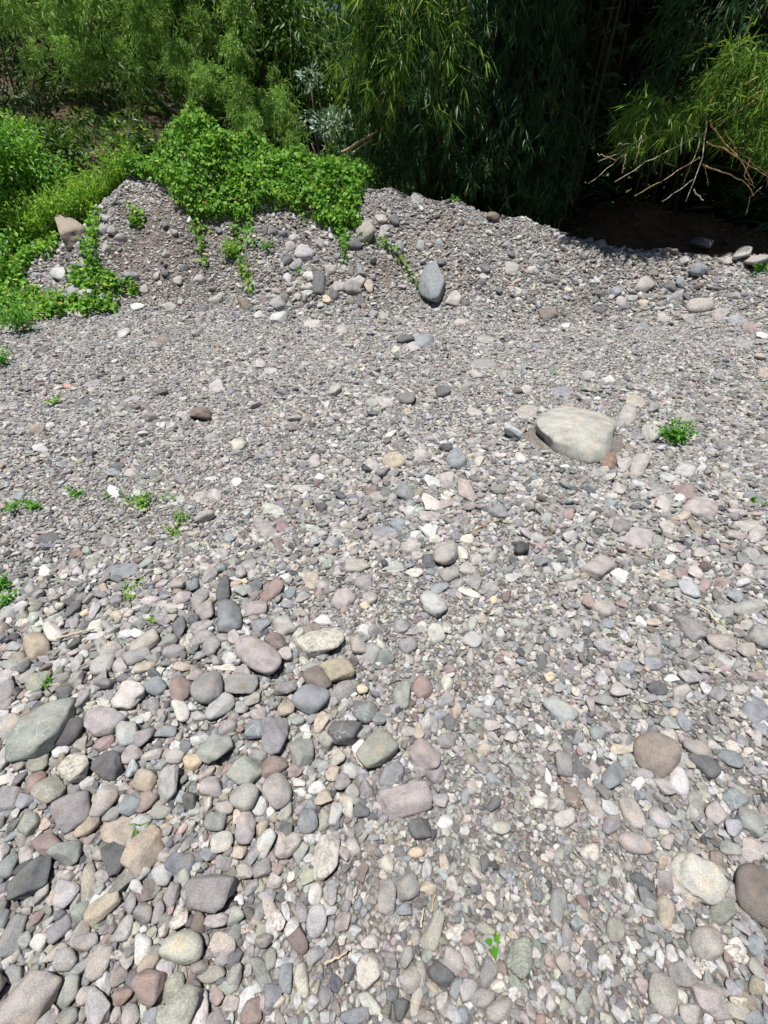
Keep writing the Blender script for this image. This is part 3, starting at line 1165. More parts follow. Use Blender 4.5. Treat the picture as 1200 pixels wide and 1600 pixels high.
635 210 60 45 0 lg r
510 170 60 60 0 dg r
455 160 40 60 0 dg r
1045 395 35 80 0 bg r
990 420 40 60 0 br r
75 660 70 50 0 dg r
415 690 70 50 0 lg r
T 560 290 .25
460 625 262 178 95 bg b | big upright blue-grey boulder sitting on the front of the gravel bank | upright blue-grey boulder
225 215 60 75 0 dg a
150 215 75 60 0 be r
145 305 40 90 0 pk r
255 385 60 90 0 bg r
385 385 55 70 0 g r
515 480 65 60 0 dg r
840 195 78 108 0 br a | brown upright stone on the crest of the gravel bank | brown crest stone
795 525 88 62 -25 dg a
950 522 112 82 15 be r | beige oval cobble on the bank right of the upright blue-grey boulder | beige bank cobble
760 610 75 45 0 dg r
780 570 50 40 0 lg r
605 710 112 80 35 be r
65 630 65 95 0 tn r
15 720 50 90 0 dg r
925 375 70 50 0 g r
955 430 50 50 0 dg r
880 655 55 55 0 dg r
430 55 35 45 0 lg r
370 80 90 50 -20 g r
1000 660 55 45 0 cr r
95 805 55 45 0 g r
160 815 60 45 0 be r
T 850 330 .29167
838 170 134 88 -5 mv r | shaded purple-grey boulder on the bank's crest below the bare twigs | shaded purple boulder
1065 225 118 66 30 be r | pointed beige boulder on the crest near the right edge, middle of three | middle crest boulder
975 260 98 52 5 be r
1140 260 155 80 20 be r | long pale boulder on the crest cut by the right edge | crest boulder at the edge
535 400 124 86 35 be r | pale tilted oblong cobble on the right part of the bank | tilted bank cobble
828 312 108 102 0 bg a | blue-grey squarish boulder set in the bank at right | squarish bank boulder
585 335 55 45 0 br r
205 232 65 58 0 g r
385 432 60 60 0 bg r
300 445 65 60 0 dg r
275 475 45 45 0 dg r
295 530 65 38 0 dg r
680 408 60 50 0 dg r
695 215 60 45 40 tn r
305 178 55 55 0 g r
90 145 45 55 0 g r
745 262 60 50 0 g r
475 470 60 50 0 g r
415 490 65 45 0 pk r
525 495 60 45 0 tn r
1030 455 55 45 0 g r
720 450 90 50 30 g r
725 385 50 55 0 bg r
'''

# ------------------------------------------------------------------ the stones one can pick out, read off the photograph
rows = []
ox = oy = 0.0; sc_ = 1.0
for line in STONES.strip().splitlines():
    if line.startswith('T '):
        _, a, b_, c_ = line.split(); ox, oy, sc_ = float(a), float(b_), float(c_); continue
    f = [s.strip() for s in line.split('|')]
    cx, cy, l_, s_, an, co, sh = f[0].split()
    l_, s_, an = float(l_) * sc_, float(s_) * sc_, float(an)
    if s_ > l_: l_, s_, an = s_, l_, an + 90
    rows.append(dict(px=ox + float(cx) * sc_, py=oy + float(cy) * sc_, L=l_, S=s_, ang=math.radians(an), col=co, sh=sh,
                     label=f[1] if len(f) > 1 else None, ref=f[2] if len(f) > 2 else None))
PXS = np.array([r['px'] for r in rows]); PYS = np.array([r['py'] for r in rows])

def zone_a(px, py):
    edge = np.interp(px, [0, 350, 560, 600, 640], [930, 885, 990, 1120, 1700])
    return (py > edge) & (px < np.interp(py, [880, 1000, 1250, 1400, 1600], [420, 575, 640, 470, 350]))

def jac(P):
    e = 1e-4; J = np.zeros((2, 3))
    for k in range(3):
        d = np.zeros(3); d[k] = e
        a, b_, _ = project(P + d); c_, g_, _ = project(P - d)
        J[0, k], J[1, k] = (a - c_) / (2 * e), (b_ - g_) / (2 * e)
    return J

BURY = {'f': 0.55, 'r': 0.30, 'a': 0.30, 'p': 0.30, 'k': 0.35, 'v': 0.35, 'l': 0.35, 'd': 0.35}
off = np.zeros(len(rows))
for it in range(2):
    hits = ground_hit(PXS, PYS, off)
    for i, r in enumerate(rows):
        P = hits[i]; dep = project(P)[2]
        e = 0.16
        gx_ = float(H(P[0] + e, P[1]) - H(P[0] - e, P[1])) / (2 * e); gy_ = float(H(P[0], P[1] + e) - H(P[0], P[1] - e)) / (2 * e)
        if P[1] < 6.4: gx_, gy_ = gx_ * 0.5, gy_ * 0.5
        gx_, gy_ = max(-0.7, min(0.7, gx_)), max(-0.2, min(0.7, gy_))
        if r['col'] == 'bd' or (r['px'] > 1050 and r['py'] < 425): gx_, gy_ = 0.0, 0.0
        nn = unit(np.array([-gx_, -gy_, 1.0])); t1 = unit(np.array([1.0, 0, gx_])); t2 = np.cross(nn, t1)
        FR = np.stack([t1, t2, nn], 1); r['FR'] = FR
        J = jac(P) @ FR
        ca, sa = math.cos(r['ang']), -math.sin(r['ang'])
        R2 = np.array([[ca, -sa], [sa, ca]])
        C = R2 @ np.diag([(r['L'] / 2) ** 2, (r['S'] / 2) ** 2]) @ R2.T
        az = {'f': 0.28, 'p': 0.60, 'k': 0.6}  .get(r['sh'], 0.62) * r['S'] / 2 * dep / FPX
        Ji = np.linalg.inv(J[:, :2])
        for k in range(30):
            Sg = Ji @ (C - az * az * np.outer(J[:, 2], J[:, 2])) @ Ji.T
            w_, v_ = np.linalg.eigh(Sg)
            if w_[0] > (az * 1.0) ** 2 or (r['sh'] == 'f' and w_[0] > 0): break
            az *= 0.93
        w_ = np.clip(w_, (0.5 * az) ** 2, (r['L'] * dep / FPX * 0.95) ** 2)
        r['P'], r['a'], r['b'], r['c'] = P, math.sqrt(w_[1]), math.sqrt(w_[0]), az
        r['yaw'] = math.atan2(v_[1, 1], v_[0, 1])
        off[i] = 1 / nn[2] * az * (1 - 2 * (BURY.get(r['sh'], 0.3) - (0.14 if zone_a(r['px'], r['py']) and r['sh'] != 'f' else 0)))

# the 290 that show largest are things of their own; the others join the gravel
for r in rows: r['area'] = r['L'] * r['S']
order = sorted(range(len(rows)), key=lambda i: -(rows[i]['area'] + (1e6 if rows[i]['label'] else 0)))
N_THINGS = 288
things = [rows[i] for i in order[:N_THINGS]]
minor = [rows[i] for i in order[N_THINGS:]]

PLANT_REFS = [('great pale boulder', 898, 678), ('leafy green plant', 1055, 680), ('tiny green sprout', 772, 1470)]
anchors = [(r['ref'], r['px'], r['py']) for r in things if r['ref']] + PLANT_REFS
used = set(r['label'] for r in things if r['label'])

def rel_phrase(dx, dy, dist):
    near = 'just ' if dist < 55 else ('' if dist < 110 else 'further ')
    ax, ay = abs(dx), abs(dy)
    if ay > 2.2 * ax: return near + ('above' if dy < 0 else 'below')
    if ax > 2.2 * ay: return near + ('left of' if dx < 0 else 'right of')
    return near + ('up' if dy < 0 else 'down') + ' and ' + ('left from' if dx < 0 else 'right from')

def auto_label(r):
    e = r['L'] / r['S']
    big = 'large ' if r['L'] > 52 else ('small ' if r['L'] < 32 else '')
    shp = {'f': 'flat', 'a': 'angular', 'p': 'angular', 'v': 'mottled', 'l': 'layered', 'k': 'lumpy'}.get(r['sh'])
    if shp is None: shp = 'elongated' if e > 1.75 else ('oval' if e > 1.25 else 'rounded')
    elif e > 1.8: shp = 'long ' + shp
    cand = sorted(anchors, key=lambda a: math.hypot(a[1] - r['px'], a[2] - r['py']))
    for a in cand[:6]:
        dx, dy = r['px'] - a[1], r['py'] - a[2]
        for nm in ('stone', 'cobble', 'rock'):
            s = f"{big}{NAMES[r['col']]} {shp} {nm} {rel_phrase(dx, dy, math.hypot(dx, dy))} the {a[0]}"
            if s not in used:
                used.add(s); return s
            break
    a, b_ = cand[0], cand[1]
    s = f"{big}{NAMES[r['col']]} {shp} stone between the {a[0]} and the {b_[0]}"
    used.add(s)
    return s

for k, r in enumerate(things):
    lab = r['label'] or auto_label(r)
    px_size = math.sqrt(r['area'])
    level = 4 if px_size > 45 else 3
    V, F = stone_shape(r['sh'], 1000 + k, level)
    V = V * np.array([r['a'], r['b'], r['c']]) * 0.99
    mat = M['stone_v'] if r['sh'] == 'v' else (M['stone_l'] if r['sh'] == 'l' else M['stone'])
    nm = 'boulder' if px_size > 62 or 'boulder' in lab else ('flat_stone' if r['sh'] in 'fp' else ('cobble' if px_size > 34 else 'stone'))
    o = link(nm, mesh_from(nm, V, F, mat), loc=r['P'])
    tl = 0.0 if r['sh'] == 'f' else 0.15
    R3 = Matrix(r['FR'].tolist()) @ Matrix.Rotation(random.gauss(0, tl), 3, 'X') @ Matrix.Rotation(random.gauss(0, tl), 3, 'Y') @ Matrix.Rotation(r['yaw'], 3, 'Z')
    o.rotation_euler = R3.to_euler()
    j = RNG.normal(1, 0.05); c3 = np.clip(np.array(PAL[r['col']]) * j * RNG.normal(1, 0.02, 3), 0, 0.8)
    o.color = (*c3, 1)
    cat = {'boulder': 'boulder', 'flat_stone': 'flat stone', 'cobble': 'cobble', 'stone': 'stone'}[nm]
    grp = 'stones on the gravel bank' if r['py'] < 495 else 'stones picked out on the river gravel'
    tag(o, lab, cat, grp)

# the great pale boulder: a lens-like slab with an undercut front
def great_boulder():
    low = np.array([(105, 122), (120, 98), (160, 74), (215, 50), (275, 46), (340, 58), (420, 76), (470, 98), (490, 122), (482, 158), (467, 190), (468, 228), (456, 264),
                    (424, 297), (362, 306), (300, 290), (250, 270), (205, 246), (175, 214), (150, 184), (114, 150)], float)
    upp = np.array([(112, 108), (130, 90), (165, 68), (215, 45), (275, 41), (340, 55), (420, 73), (468, 96), (482, 120), (468, 152), (455, 178), (452, 198), (436, 220),
                    (400, 238), (350, 240), (296, 226), (250, 208), (212, 190), (178, 168), (150, 148), (122, 126)], float)
    g0 = float(ground_hit(np.array([900.]), np.array([700.]))[0, 2])
    A = np.linspace(-np.pi, np.pi, 160, endpoint=False)
    def ring(out, z, c=None):
        v = ray(800 + out[:, 0] / 3, 620 + out[:, 1] / 3)
        P = (v * ((z - CAM_H) / v[:, 2])[:, None])[:, :2]
        if c is None: c = P.mean(0)
        Q = P - c
        ang = np.arctan2(Q[:, 1], Q[:, 0]); rad = np.linalg.norm(Q, axis=1); o_ = np.argsort(ang); ang, rad = ang[o_], rad[o_]
        R = np.interp(A, np.concatenate([ang - 2 * np.pi, ang, ang + 2 * np.pi]), np.tile(rad, 3))
        for _ in range(3): R = (np.roll(R, 1) + 2 * R + np.roll(R, -1)) / 4
        return R, c
    zt = g0 + 0.025
    RU, c = ring(upp, g0 + 0.110)
    RL, _ = ring(low, zt, c)
    R = RL
    prof = [(RU * s_, z_) for s_, z_ in ((0.02, 0.092), (0.15, 0.092), (0.3, 0.091), (0.45, 0.090), (0.6, 0.088), (0.72, 0.085), (0.82, 0.081), (0.90, 0.075), (0.95, 0.069), (0.985, 0.062))]
    prof += [(RU + (RL - RU) * f_, z_) for f_, z_ in ((0.12, 0.054), (0.34, 0.042), (0.58, 0.029), (0.80, 0.015), (0.94, 0.004))]
    prof += [(RL * s_, z_) for s_, z_ in ((1.0, -0.012), (0.985, -0.03), (0.95, -0.05), (0.88, -0.07), (0.78, -0.09), (0.6, -0.12), (0.2, -0.14))]
    V = np.concatenate([np.stack([np.cos(A) * r_, np.sin(A) * r_, np.full(len(A), z_)], -1) for r_, z_ in prof]); n = len(A)
    # gentle relief: a broad hollow, a front lip, a few pits
    x, y = V[:, 0], V[:, 1]
    top = V[:, 2] > -0.03
    V[:, 2] += top * (0.012 * wob(x, y, 8, 0.6) + 0.010 * wob(x, y, 14, 1.9) + 0.006 * wob(x, y, 23, 2.2) + 0.003 * wob(x, y, 60, 0.3) + 0.002 * wob(x, y, 95, 1.3))
    for qx, qy, rr in ((-0.07, 0.06, 0.018), (0.02, 0.02, 0.022), (0.23, 0.06, 0.024), (-0.12, 0.10, 0.012), (0.12, -0.08, 0.014)):
        V[:, 2] -= top * 0.016 * np.exp(-(((x - qx) ** 2 + (y - qy) ** 2) / rr ** 2))
    V[:, :2] *= (1 + 0.012 * vnoise(V * 14, 3, 1.0))[:, None]
    F = []
    for i in range(len(prof) - 1):
        for j in range(n):
            k = (j + 1) % n
            a, b_, c_, d_ = i * n + j, i * n + k, (i + 1) * n + k, (i + 1) * n + j
            F += [(a, c_, b_), (a, d_, c_)]
    V = np.concatenate([V, [[0, 0, prof[-1][1]]]]); z0 = len(V) - 1; i = len(prof) - 1
    F += [(i * n + j, z0, i * n + (j + 1) % n) for j in range(n)]
    o = link('boulder', mesh_from('boulder', V, np.array(F), M['boulder']), loc=(c[0], c[1], zt))
    o.color = (0.375, 0.37, 0.335, 1)
    tag(o, 'great pale greenish flat-topped boulder with small pits, biggest on the open gravel', 'boulder', 'stones picked out on the river gravel')
    return c, R.max()
GB_C, GB_R = great_boulder()

# ------------------------------------------------------------------ gravel: every stone too small to pick apart, instanced from worn shapes
protos = bpy.data.collections.new('gravel_shapes')
KINDS = ['r'] * 6 + ['a'] * 13 + ['v'] * 1
for k, kd in enumerate(KINDS):
    V, F = stone_shape(kd, 300 + k, 3 if kd != 'r' else 3)
    o = bpy.data.objects.new('gravel_shape_%02d' % k, mesh_from('gravel_shape', V, F, M['pebble_v'] if kd == 'v' else M['pebble']))
    protos.objects.link(o)

RES = 0.005
X0, X1, Y0, Y1 = -9.2, 9.2, -0.6, 11.6
occ = np.zeros((int((Y1 - Y0) / RES), int((X1 - X0) / RES)), bool)

def stamp_ellipse(x, y, a, b, yaw, f=0.86):
    m = max(a, b)
    i0, i1 = int((y - m - Y0) / RES), int((y + m - Y0) / RES) + 1
    j0, j1 = int((x - m - X0) / RES), int((x + m - X0) / RES) + 1
    i0, j0 = max(i0, 0), max(j0, 0); i1, j1 = min(i1, occ.shape[0]), min(j1, occ.shape[1])
    if i1 <= i0 or j1 <= j0: return
    yy = Y0 + (np.arange(i0, i1) + 0.5) * RES - y; xx = X0 + (np.arange(j0, j1) + 0.5) * RES - x
    xx, yy = np.meshgrid(xx, yy)
    u = xx * math.cos(yaw) + yy * math.sin(yaw); v = -xx * math.sin(yaw) + yy * math.cos(yaw)
    occ[i0:i1, j0:j1] |= (u / (a * f)) ** 2 + (v / (b * f)) ** 2 < 1

for r in rows: stamp_ellipse(r['P'][0], r['P'][1], r['a'], r['b'], r['yaw'], 0.84 if r['P'][1] < 6.8 else 0.66)
stamp_ellipse(GB_C[0], GB_C[1], GB_R * 0.70, GB_R * 0.50, 0.0)

def mean_size(px, py, y):
    """typical stone length by place, metres"""
    m = np.full(px.shape, 0.032)
    m = np.where((py > 560) & (py < 900) & (px < 460), 0.027, m)
    m = np.where((py > 690) & (py < 960) & (px > 500), 0.034, m)
    m = np.where((py <= 600), 0.034, m)
    m = np.where((py > 900), 0.025, m)
    m = np.where((py > 900) & (px > 860), 0.029, m)
    m = np.where(zone_a(px, py), 0.031, m)
    m = np.where((py > 1250) & (px > 440) & (px < 1000) & ~zone_a(px, py), 0.0175, m)
    m = np.where((py > 900) & (py < 1250) & (px > 600) & (px < 880), 0.024, m)
    k = np.full(px.shape, 0.056)
    k = np.where((px > 170) & (px < 360) & (py > 320), 0.042, k)
    k = np.where((px > 370) & (px < 590) & (py > 350) & (py < 490), 0.080, k)
    k = np.where((px > 850), 0.070, k)
    s = sstep(6.5, 7.6, y + 0.35 * wob(px * 0.01, py * 0.01, 1.7, 0.2))
    m = m * (1 - s) + k * s
    return m

def thin(px, py):
    p = np.ones(px.shape)
    for cx, cy, rx, ry, v in ((838, 722, 60, 26, 0.55), (1050, 1085, 130, 70, 0.45), (900, 488, 60, 14, 0.35), (1150, 1180, 90, 60, 0.5), (970, 500, 60, 14, 0.5), (255, 390, 90, 80, 0.6), (200, 760, 160, 60, 0.75)):
        p = np.minimum(p, v + (1 - v) * np.clip(((px - cx) / rx) ** 2 + ((py - cy) / ry) ** 2 - 0.4, 0, 1))
    return p

gp, gs, gr, gc, gi = [], [], [], [], []
CK = ['g', 'lg', 'bg', 'gg', 'pk', 'mv', 'be', 'tn', 'cr', 'wh', 'dg', 'rd', 'ol', 'br']
CW = np.array([.24, .10, .12, .10, .085, .07, .15, .03, .016, .008, .075, .022, .045, .02]); CW /= CW.sum()
CP = np.array([PAL[k] for k in CK])

for D in (0.115, 0.085, 0.065, 0.05, 0.039, 0.030, 0.023, 0.018, 0.014, 0.0108, 0.0085, 0.0068):
    ymax = Y1 - 0.3
    sp = D * 0.87
    tmax = D / 0.0036
    ymax = min(ymax, tmax * 1.25 + 0.3); xm = min(-X0 - 0.3, tmax * 1.02 + 0.2)
    xs = np.arange(-xm, xm, sp); ys = np.arange(Y0 + 0.2, ymax, sp * 0.88)
    cxg, cyg = np.meshgrid(xs, ys)
    cxg = cxg + (np.arange(len(ys)) % 2)[:, None] * sp * 0.5
    cx = (cxg + RNG.uniform(-0.42, 0.42, cxg.shape) * sp).ravel(); cy = (cyg + RNG.uniform(-0.42, 0.42, cyg.shape) * sp).ravel()
    cz = H(cx, cy)
    px, py, dep = project(np.stack([cx, cy, cz], -1))
    mrg = 260
    ok = (dep > 0.3) & (px > -mrg) & (px < 1200 + mrg) & (py < 1600 + 240) & (py > 100)
    out = (px < -60) | (px > 1260) | (py > 1660)
    ok &= ~(out & (D < 0.02))
    ok &= dep < tmax * np.where(out, 0.7, 1.0)
    ry = np.interp(cx, RX, RY)
    ok &= cy < ry + 0.9
    ok &= ~((cx < -5.2) & (cy > ry - 0.2))
    i = np.clip(((cy - Y0) / RES).astype(int), 0, occ.shape[0] - 1); j = np.clip(((cx - X0) / RES).astype(int), 0, occ.shape[1] - 1)
    ok &= ~occ[i, j]
    dd = max(1, int(D * (0.48 if D > 0.055 else 0.30) / RES))
    for di, dj in ((dd, 0), (-dd, 0), (0, dd), (0, -dd)):
        ok &= ~occ[np.clip(i + di, 0, occ.shape[0] - 1), np.clip(j + dj, 0, occ.shape[1] - 1)]
    m = mean_size(px, py, cy) * np.exp(0.34 * wob(cx, cy * 1.6, 1.1, 0.7) + 0.22 * wob(cx, cy, 4.0, 2.0))
    pr = np.where(D <= m, np.where(D < 0.45 * m, 0.80, 0.96), np.maximum(0.72 * np.exp(-(np.log(D / m)) ** 2 / (2 * 0.36 ** 2)), np.where(cy > 7, 0.12, np.where(py > 900, 0.02 if D < 0.055 else 0.0, 0.045 if D < 0.09 else 0.0))))
    if D > 0.09: pr = pr * np.where(cy > 7, 1.0, 0.25)
    pr = pr * thin(px, py) * (1 - 0.34 * sstep(7.2, 7.8, cy)) * (1 - np.clip(0.16 + 0.30 * wob(cx, cy * 1.7, 1.3, 4.4), 0, 0.42) * (py < 960))
    ok &= RNG.random(cx.shape) < pr
    cx, cy, cz, px, py = cx[ok], cy[ok], cz[ok], px[ok], py[ok]
    n = len(cx)
    a = D / 2 * np.exp(RNG.normal(0, 0.17, n)); b_ = a * RNG.uniform(0.55, 0.95, n); c_ = a * RNG.uniform(0.28, 0.62, n)
    yaw = RNG.uniform(0, np.pi * 2, n)
    tilt = RNG.normal(0, 0.34, (n, 2))
    # pack: mark what these stones cover
    ci = ((cy - Y0) / RES).astype(int); cj = ((cx - X0) / RES).astype(int)
    rr = int(D * 0.37 / RES)
    for di in range(-rr, rr + 1):
        for dj in range(-rr, rr + 1):
            if di * di + dj * dj <= rr * rr:
                occ[np.clip(ci + di, 0, occ.shape[0] - 1), np.clip(cj + dj, 0, occ.shape[1] - 1)] = True
    gp.append(np.stack([cx, cy, cz + c_ * (RNG.uniform(0.15, 0.85, n) + np.where(zone_a(px, py) & (D > 0.03), 0.45, 0.0))], -1)); gs.append(np.stack([a, b_, c_], -1))
    # slope of the ground under each stone tips it
    e = 0.05
    sx = (H(cx + e, cy) - H(cx - e, cy)) / (2 * e); sy = (H(cx, cy + e) - H(cx, cy - e)) / (2 * e)
    tx = np.arctan(sy) * 0.8 + tilt[:, 0]; ty = -np.arctan(sx) * 0.8 + tilt[:, 1]
    rot = np.zeros((n, 3))
    # euler of  R(tilt about x, y) * Rz(yaw)
    ca, sa, cb, sb, cc, ss = np.cos(tx), np.sin(tx), np.cos(ty), np.sin(ty), np.cos(yaw), np.sin(yaw)
    m20 = -sb * cc + sa * cb * ss * 0 ; 
    R = np.zeros((n, 3, 3))
    Rx = np.zeros((n, 3, 3)); Rx[:, 0, 0] = 1; Rx[:, 1, 1] = ca; Rx[:, 1, 2] = -sa; Rx[:, 2, 1] = sa; Rx[:, 2, 2] = ca
    Ry = np.zeros((n, 3, 3)); Ry[:, 1, 1] = 1; Ry[:, 0, 0] = cb; Ry[:, 0, 2] = sb; Ry[:, 2, 0] = -sb; Ry[:, 2, 2] = cb
    Rz = np.zeros((n, 3, 3)); Rz[:, 2, 2] = 1; Rz[:, 0, 0] = cc; Rz[:, 0, 1] = -ss; Rz[:, 1, 0] = ss; Rz[:, 1, 1] = cc
    R = Rx @ Ry @ Rz
    rot[:, 0] = np.arctan2(R[:, 2, 1], R[:, 2, 2]); rot[:, 1] = -np.arcsin(np.clip(R[:, 2, 0], -1, 1)); rot[:, 2] = np.arctan2(R[:, 1, 0], R[:, 0, 0])
    gr.append(rot)
    k = RNG.choice(len(CK), n, p=CW)
    c3 = CP[k] * np.exp(RNG.normal(-0.02, 0.24, n))[:, None] * RNG.normal(1, 0.03, (n, 3))
    gc.append(np.clip(c3 * 0.90 * np.array([1.01, 1.0, 0.985]), 0.025, 0.46)); gi.append(RNG.integers(0, len(KINDS), n))

for r in minor:
    gp.append(r['P'][None]); gs.append(np.array([[r['a'], r['b'], r['c']]]) * 1.02)
    R3 = Matrix(r['FR'].tolist()) @ Matrix.Rotation(random.gauss(0, .1), 3, 'X') @ Matrix.Rotation(r['yaw'], 3, 'Z')
    gr.append(np.array([list(R3.to_euler())]))
    gc.append(np.array([PAL[r['col']]]) * RNG.normal(1, 0.05)); gi.append(RNG.integers(0, 12, 1) if r['sh'] == 'r' else RNG.integers(6, 19, 1))

gp, gs, gr, gc, gi = (np.concatenate(v) for v in (gp, gs, gr, gc, gi))
print('GRAVEL', len(gp))
pm = bpy.data.meshes.new('gravel'); pm.vertices.add(len(gp)); pm.vertices.foreach_set('co', gp.astype(np.float32).ravel())
for nm, kind, val, key in (('rot', 'FLOAT_VECTOR', gr, 'vector'), ('scl', 'FLOAT_VECTOR', gs, 'vector')):
    a_ = pm.attributes.new(nm, kind, 'POINT'); a_.data.foreach_set(key, val.astype(np.float32).ravel())
a_ = pm.attributes.new('idx', 'INT', 'POINT'); a_.data.foreach_set('value', gi.astype(np.int32))
a_ = pm.attributes.new('col', 'FLOAT_COLOR', 'POINT'); a_.data.foreach_set('color', np.concatenate([gc, np.ones((len(gc), 1))], 1).astype(np.float32).ravel())
ng = bpy.data.node_groups.new('gravel_scatter', 'GeometryNodeTree')
ng.interface.new_socket('Geometry', in_out='INPUT', socket_type='NodeSocketGeometry'); ng.interface.new_socket('Geometry', in_out='OUTPUT', socket_type='NodeSocketGeometry')
gin, gout = ng.nodes.new('NodeGroupInput'), ng.nodes.new('NodeGroupOutput')
iop = ng.nodes.new('GeometryNodeInstanceOnPoints'); ci_ = ng.nodes.new('GeometryNodeCollectionInfo')
ci_.inputs['Collection'].default_value = protos; ci_.inputs['Separate Children'].default_value = True; ci_.inputs['Reset Children'].default_value = True
def nattr(nm, dt):
    n = ng.nodes.new('GeometryNodeInputNamedAttribute'); n.data_type = dt; n.inputs['Name'].default_value = nm
    return next(o for o in n.outputs if o.enabled and o.name == 'Attribute')
e2r = ng.nodes.new('FunctionNodeEulerToRotation')
ng.links.new(nattr('rot', 'FLOAT_VECTOR'), e2r.inputs[0])
ng.links.new(gin.outputs[0], iop.inputs['Points']); ng.links.new(ci_.outputs[0], iop.inputs['Instance'])
iop.inputs['Pick Instance'].default_value = True
ng.links.new(nattr('idx', 'INT'), iop.inputs['Instance Index']); ng.links.new(e2r.outputs[0], iop.inputs['Rotation']); ng.links.new(nattr('scl', 'FLOAT_VECTOR'), iop.inputs['Scale'])
ng.links.new(iop.outputs[0], gout.inputs[0])
go = link('gravel', pm, kind='stuff'); go['label'] = 'grey and pinkish river gravel and pebbles covering the ground'; go['category'] = 'gravel'
md = go.modifiers.new('scatter', 'NODES'); md.node_group = ng

# ------------------------------------------------------------------ plants
def in_poly(px, py, poly):
    poly = np.asarray(poly, float); n = len(poly); inside = np.zeros(px.shape, bool); j = n - 1
    for i in range(n):
        xi, yi = poly[i]; xj, yj = poly[j]
        c = ((yi > py) != (yj > py)) & (px < (xj - xi) * (py - yi) / (yj - yi + 1e-9) + xi)
        inside ^= c; j = i
    return inside

def foliage(name, parts, mat, parent=None, **kw):
    V, F = join(parts)
    return link(name, mesh_from(name, V, F, mat, smooth=False), parent, **kw)

# the creeper that smothers the crest of the bank
def creeper():
    t = link('creeper', None); tag(t, 'dense bright green leafy creeper draped over the crest of the gravel bank', 'creeper')
    poly = [(190, 262), (205, 236), (250, 222), (252, 185), (262, 160), (300, 150), (330, 172), (352, 192), (385, 190), (470, 196), (510, 212), (540, 250), (566, 285),
            (562, 330), (552, 362), (524, 368), (486, 346), (452, 330), (425, 334), (402, 340), (384, 360), (356, 346), (335, 352), (312, 352), (284, 335), (262, 314), (246, 292), (215, 270)]
    n = 95000
    x = RNG.uniform(-4.9, 0.7, n); y = RNG.uniform(8.3, 11.2, n)
    g = H(x, y)
    px, py, _ = project(np.stack([x, y, g], -1))
    ry = np.interp(x, RX, RY)
    thick = 0.14 + 0.34 * (0.5 + 0.5 * wob(x, y, 3.1, 0.5)) ** 1.5 + 0.34 * np.exp(-(((x + 3.2) / 0.5) ** 2 + ((y - 10.1) / 0.6) ** 2)) + 0.12 * wob(x, y, 8.5, 2.0)
    thick = np.clip(thick, 0.03, None)
    pxt, pyt, _ = project(np.stack([x, y, g + thick * 0.6], -1))
    px = px + 13 * wob(x, y, 5.0, 0.4) + RNG.normal(0, 4, n); pxt = pxt + 10 * wob(x, y, 5.0, 0.4)
    inside = in_poly(px, np.maximum(py, 205), poly) | (in_poly(pxt, pyt, poly) & (y > ry - 0.4))
    inside |= (y > ry) & (x > -4.1) & (x < -0.6)
    edge = 0.25 * wob(x, y, 6.0, 1.0)
    ok = inside & (RNG.random(n) < 0.62 + edge)
    x, y, g, thick = x[ok], y[ok], g[ok], thick[ok]
    u = RNG.random(len(x)) ** 0.4
    P = np.stack([x, y, g + 0.02 + thick * u], -1)
    D = RNG.normal(size=(len(x), 3)) * 0.55 + np.array([0, -0.55, -0.55])
    N = RNG.normal(size=(len(x), 3)) * 0.75 + np.array([0, -0.35, 0.9])
    L = 0.026 + 0.075 * RNG.random(len(x)) ** 1.8
    foliage('foliage', [leaves(P, D, L, L * RNG.uniform(0.75, 0.95, len(x)), HEART, N)], M['vine'], t)
    # runners hanging down the face, each with its own leaves
    for line, nl, wd in (([(300, 335), (306, 360), (312, 388), (322, 420)], 150, 10), ([(372, 330), (368, 365), (372, 398), (382, 432), (390, 462)], 420, 15), ([(385, 340), (392, 370), (398, 395)], 160, 10),
                         ([(540, 335), (545, 365), (538, 392), (540, 410)], 200, 10), ([(560, 372), (585, 385), (605, 388)], 60, 7), ([(603, 390), (622, 402), (636, 425), (650, 446), (658, 466)], 90, 5),
                         ([(330, 340), (318, 372), (316, 400)], 90, 7), ([(440, 318), (470, 330), (478, 348)], 120, 14), ([(505, 350), (528, 366), (535, 384)], 160, 12)):
        l = np.array(line, float); tt = np.linspace(0, 1, 9)
        lx = np.interp(tt, np.linspace(0, 1, len(l)), l[:, 0]); ly = np.interp(tt, np.linspace(0, 1, len(l)), l[:, 1])
        pts = ground_hit(lx, ly); pts[:, 2] += 0.03
        nl = int(nl * 0.6)
        rn = link('runner', mesh_from('runner', *tube(pts, 0.006, 5), M['stem']), t)
        s = RNG.random(nl); s = s ** 1.5; qx = np.interp(s, tt, lx) + RNG.normal(0, wd * 0.45, nl) * (1.2 - 0.7 * s); qy = np.interp(s, tt, ly) + RNG.normal(0, 4, nl)
        P = ground_hit(qx, qy); P[:, 2] += RNG.uniform(0.02, 0.14, nl)
        L = RNG.uniform(0.035, 0.08, nl)
        foliage('leaves', [leaves(P, RNG.normal(size=(nl, 3)) * 0.6 + [0, -0.5, -0.4], L, L * 0.85, HEART, RNG.normal(size=(nl, 3)) * 0.5 + [0, -0.3, 0.9])], M['vine'], rn)
creeper()

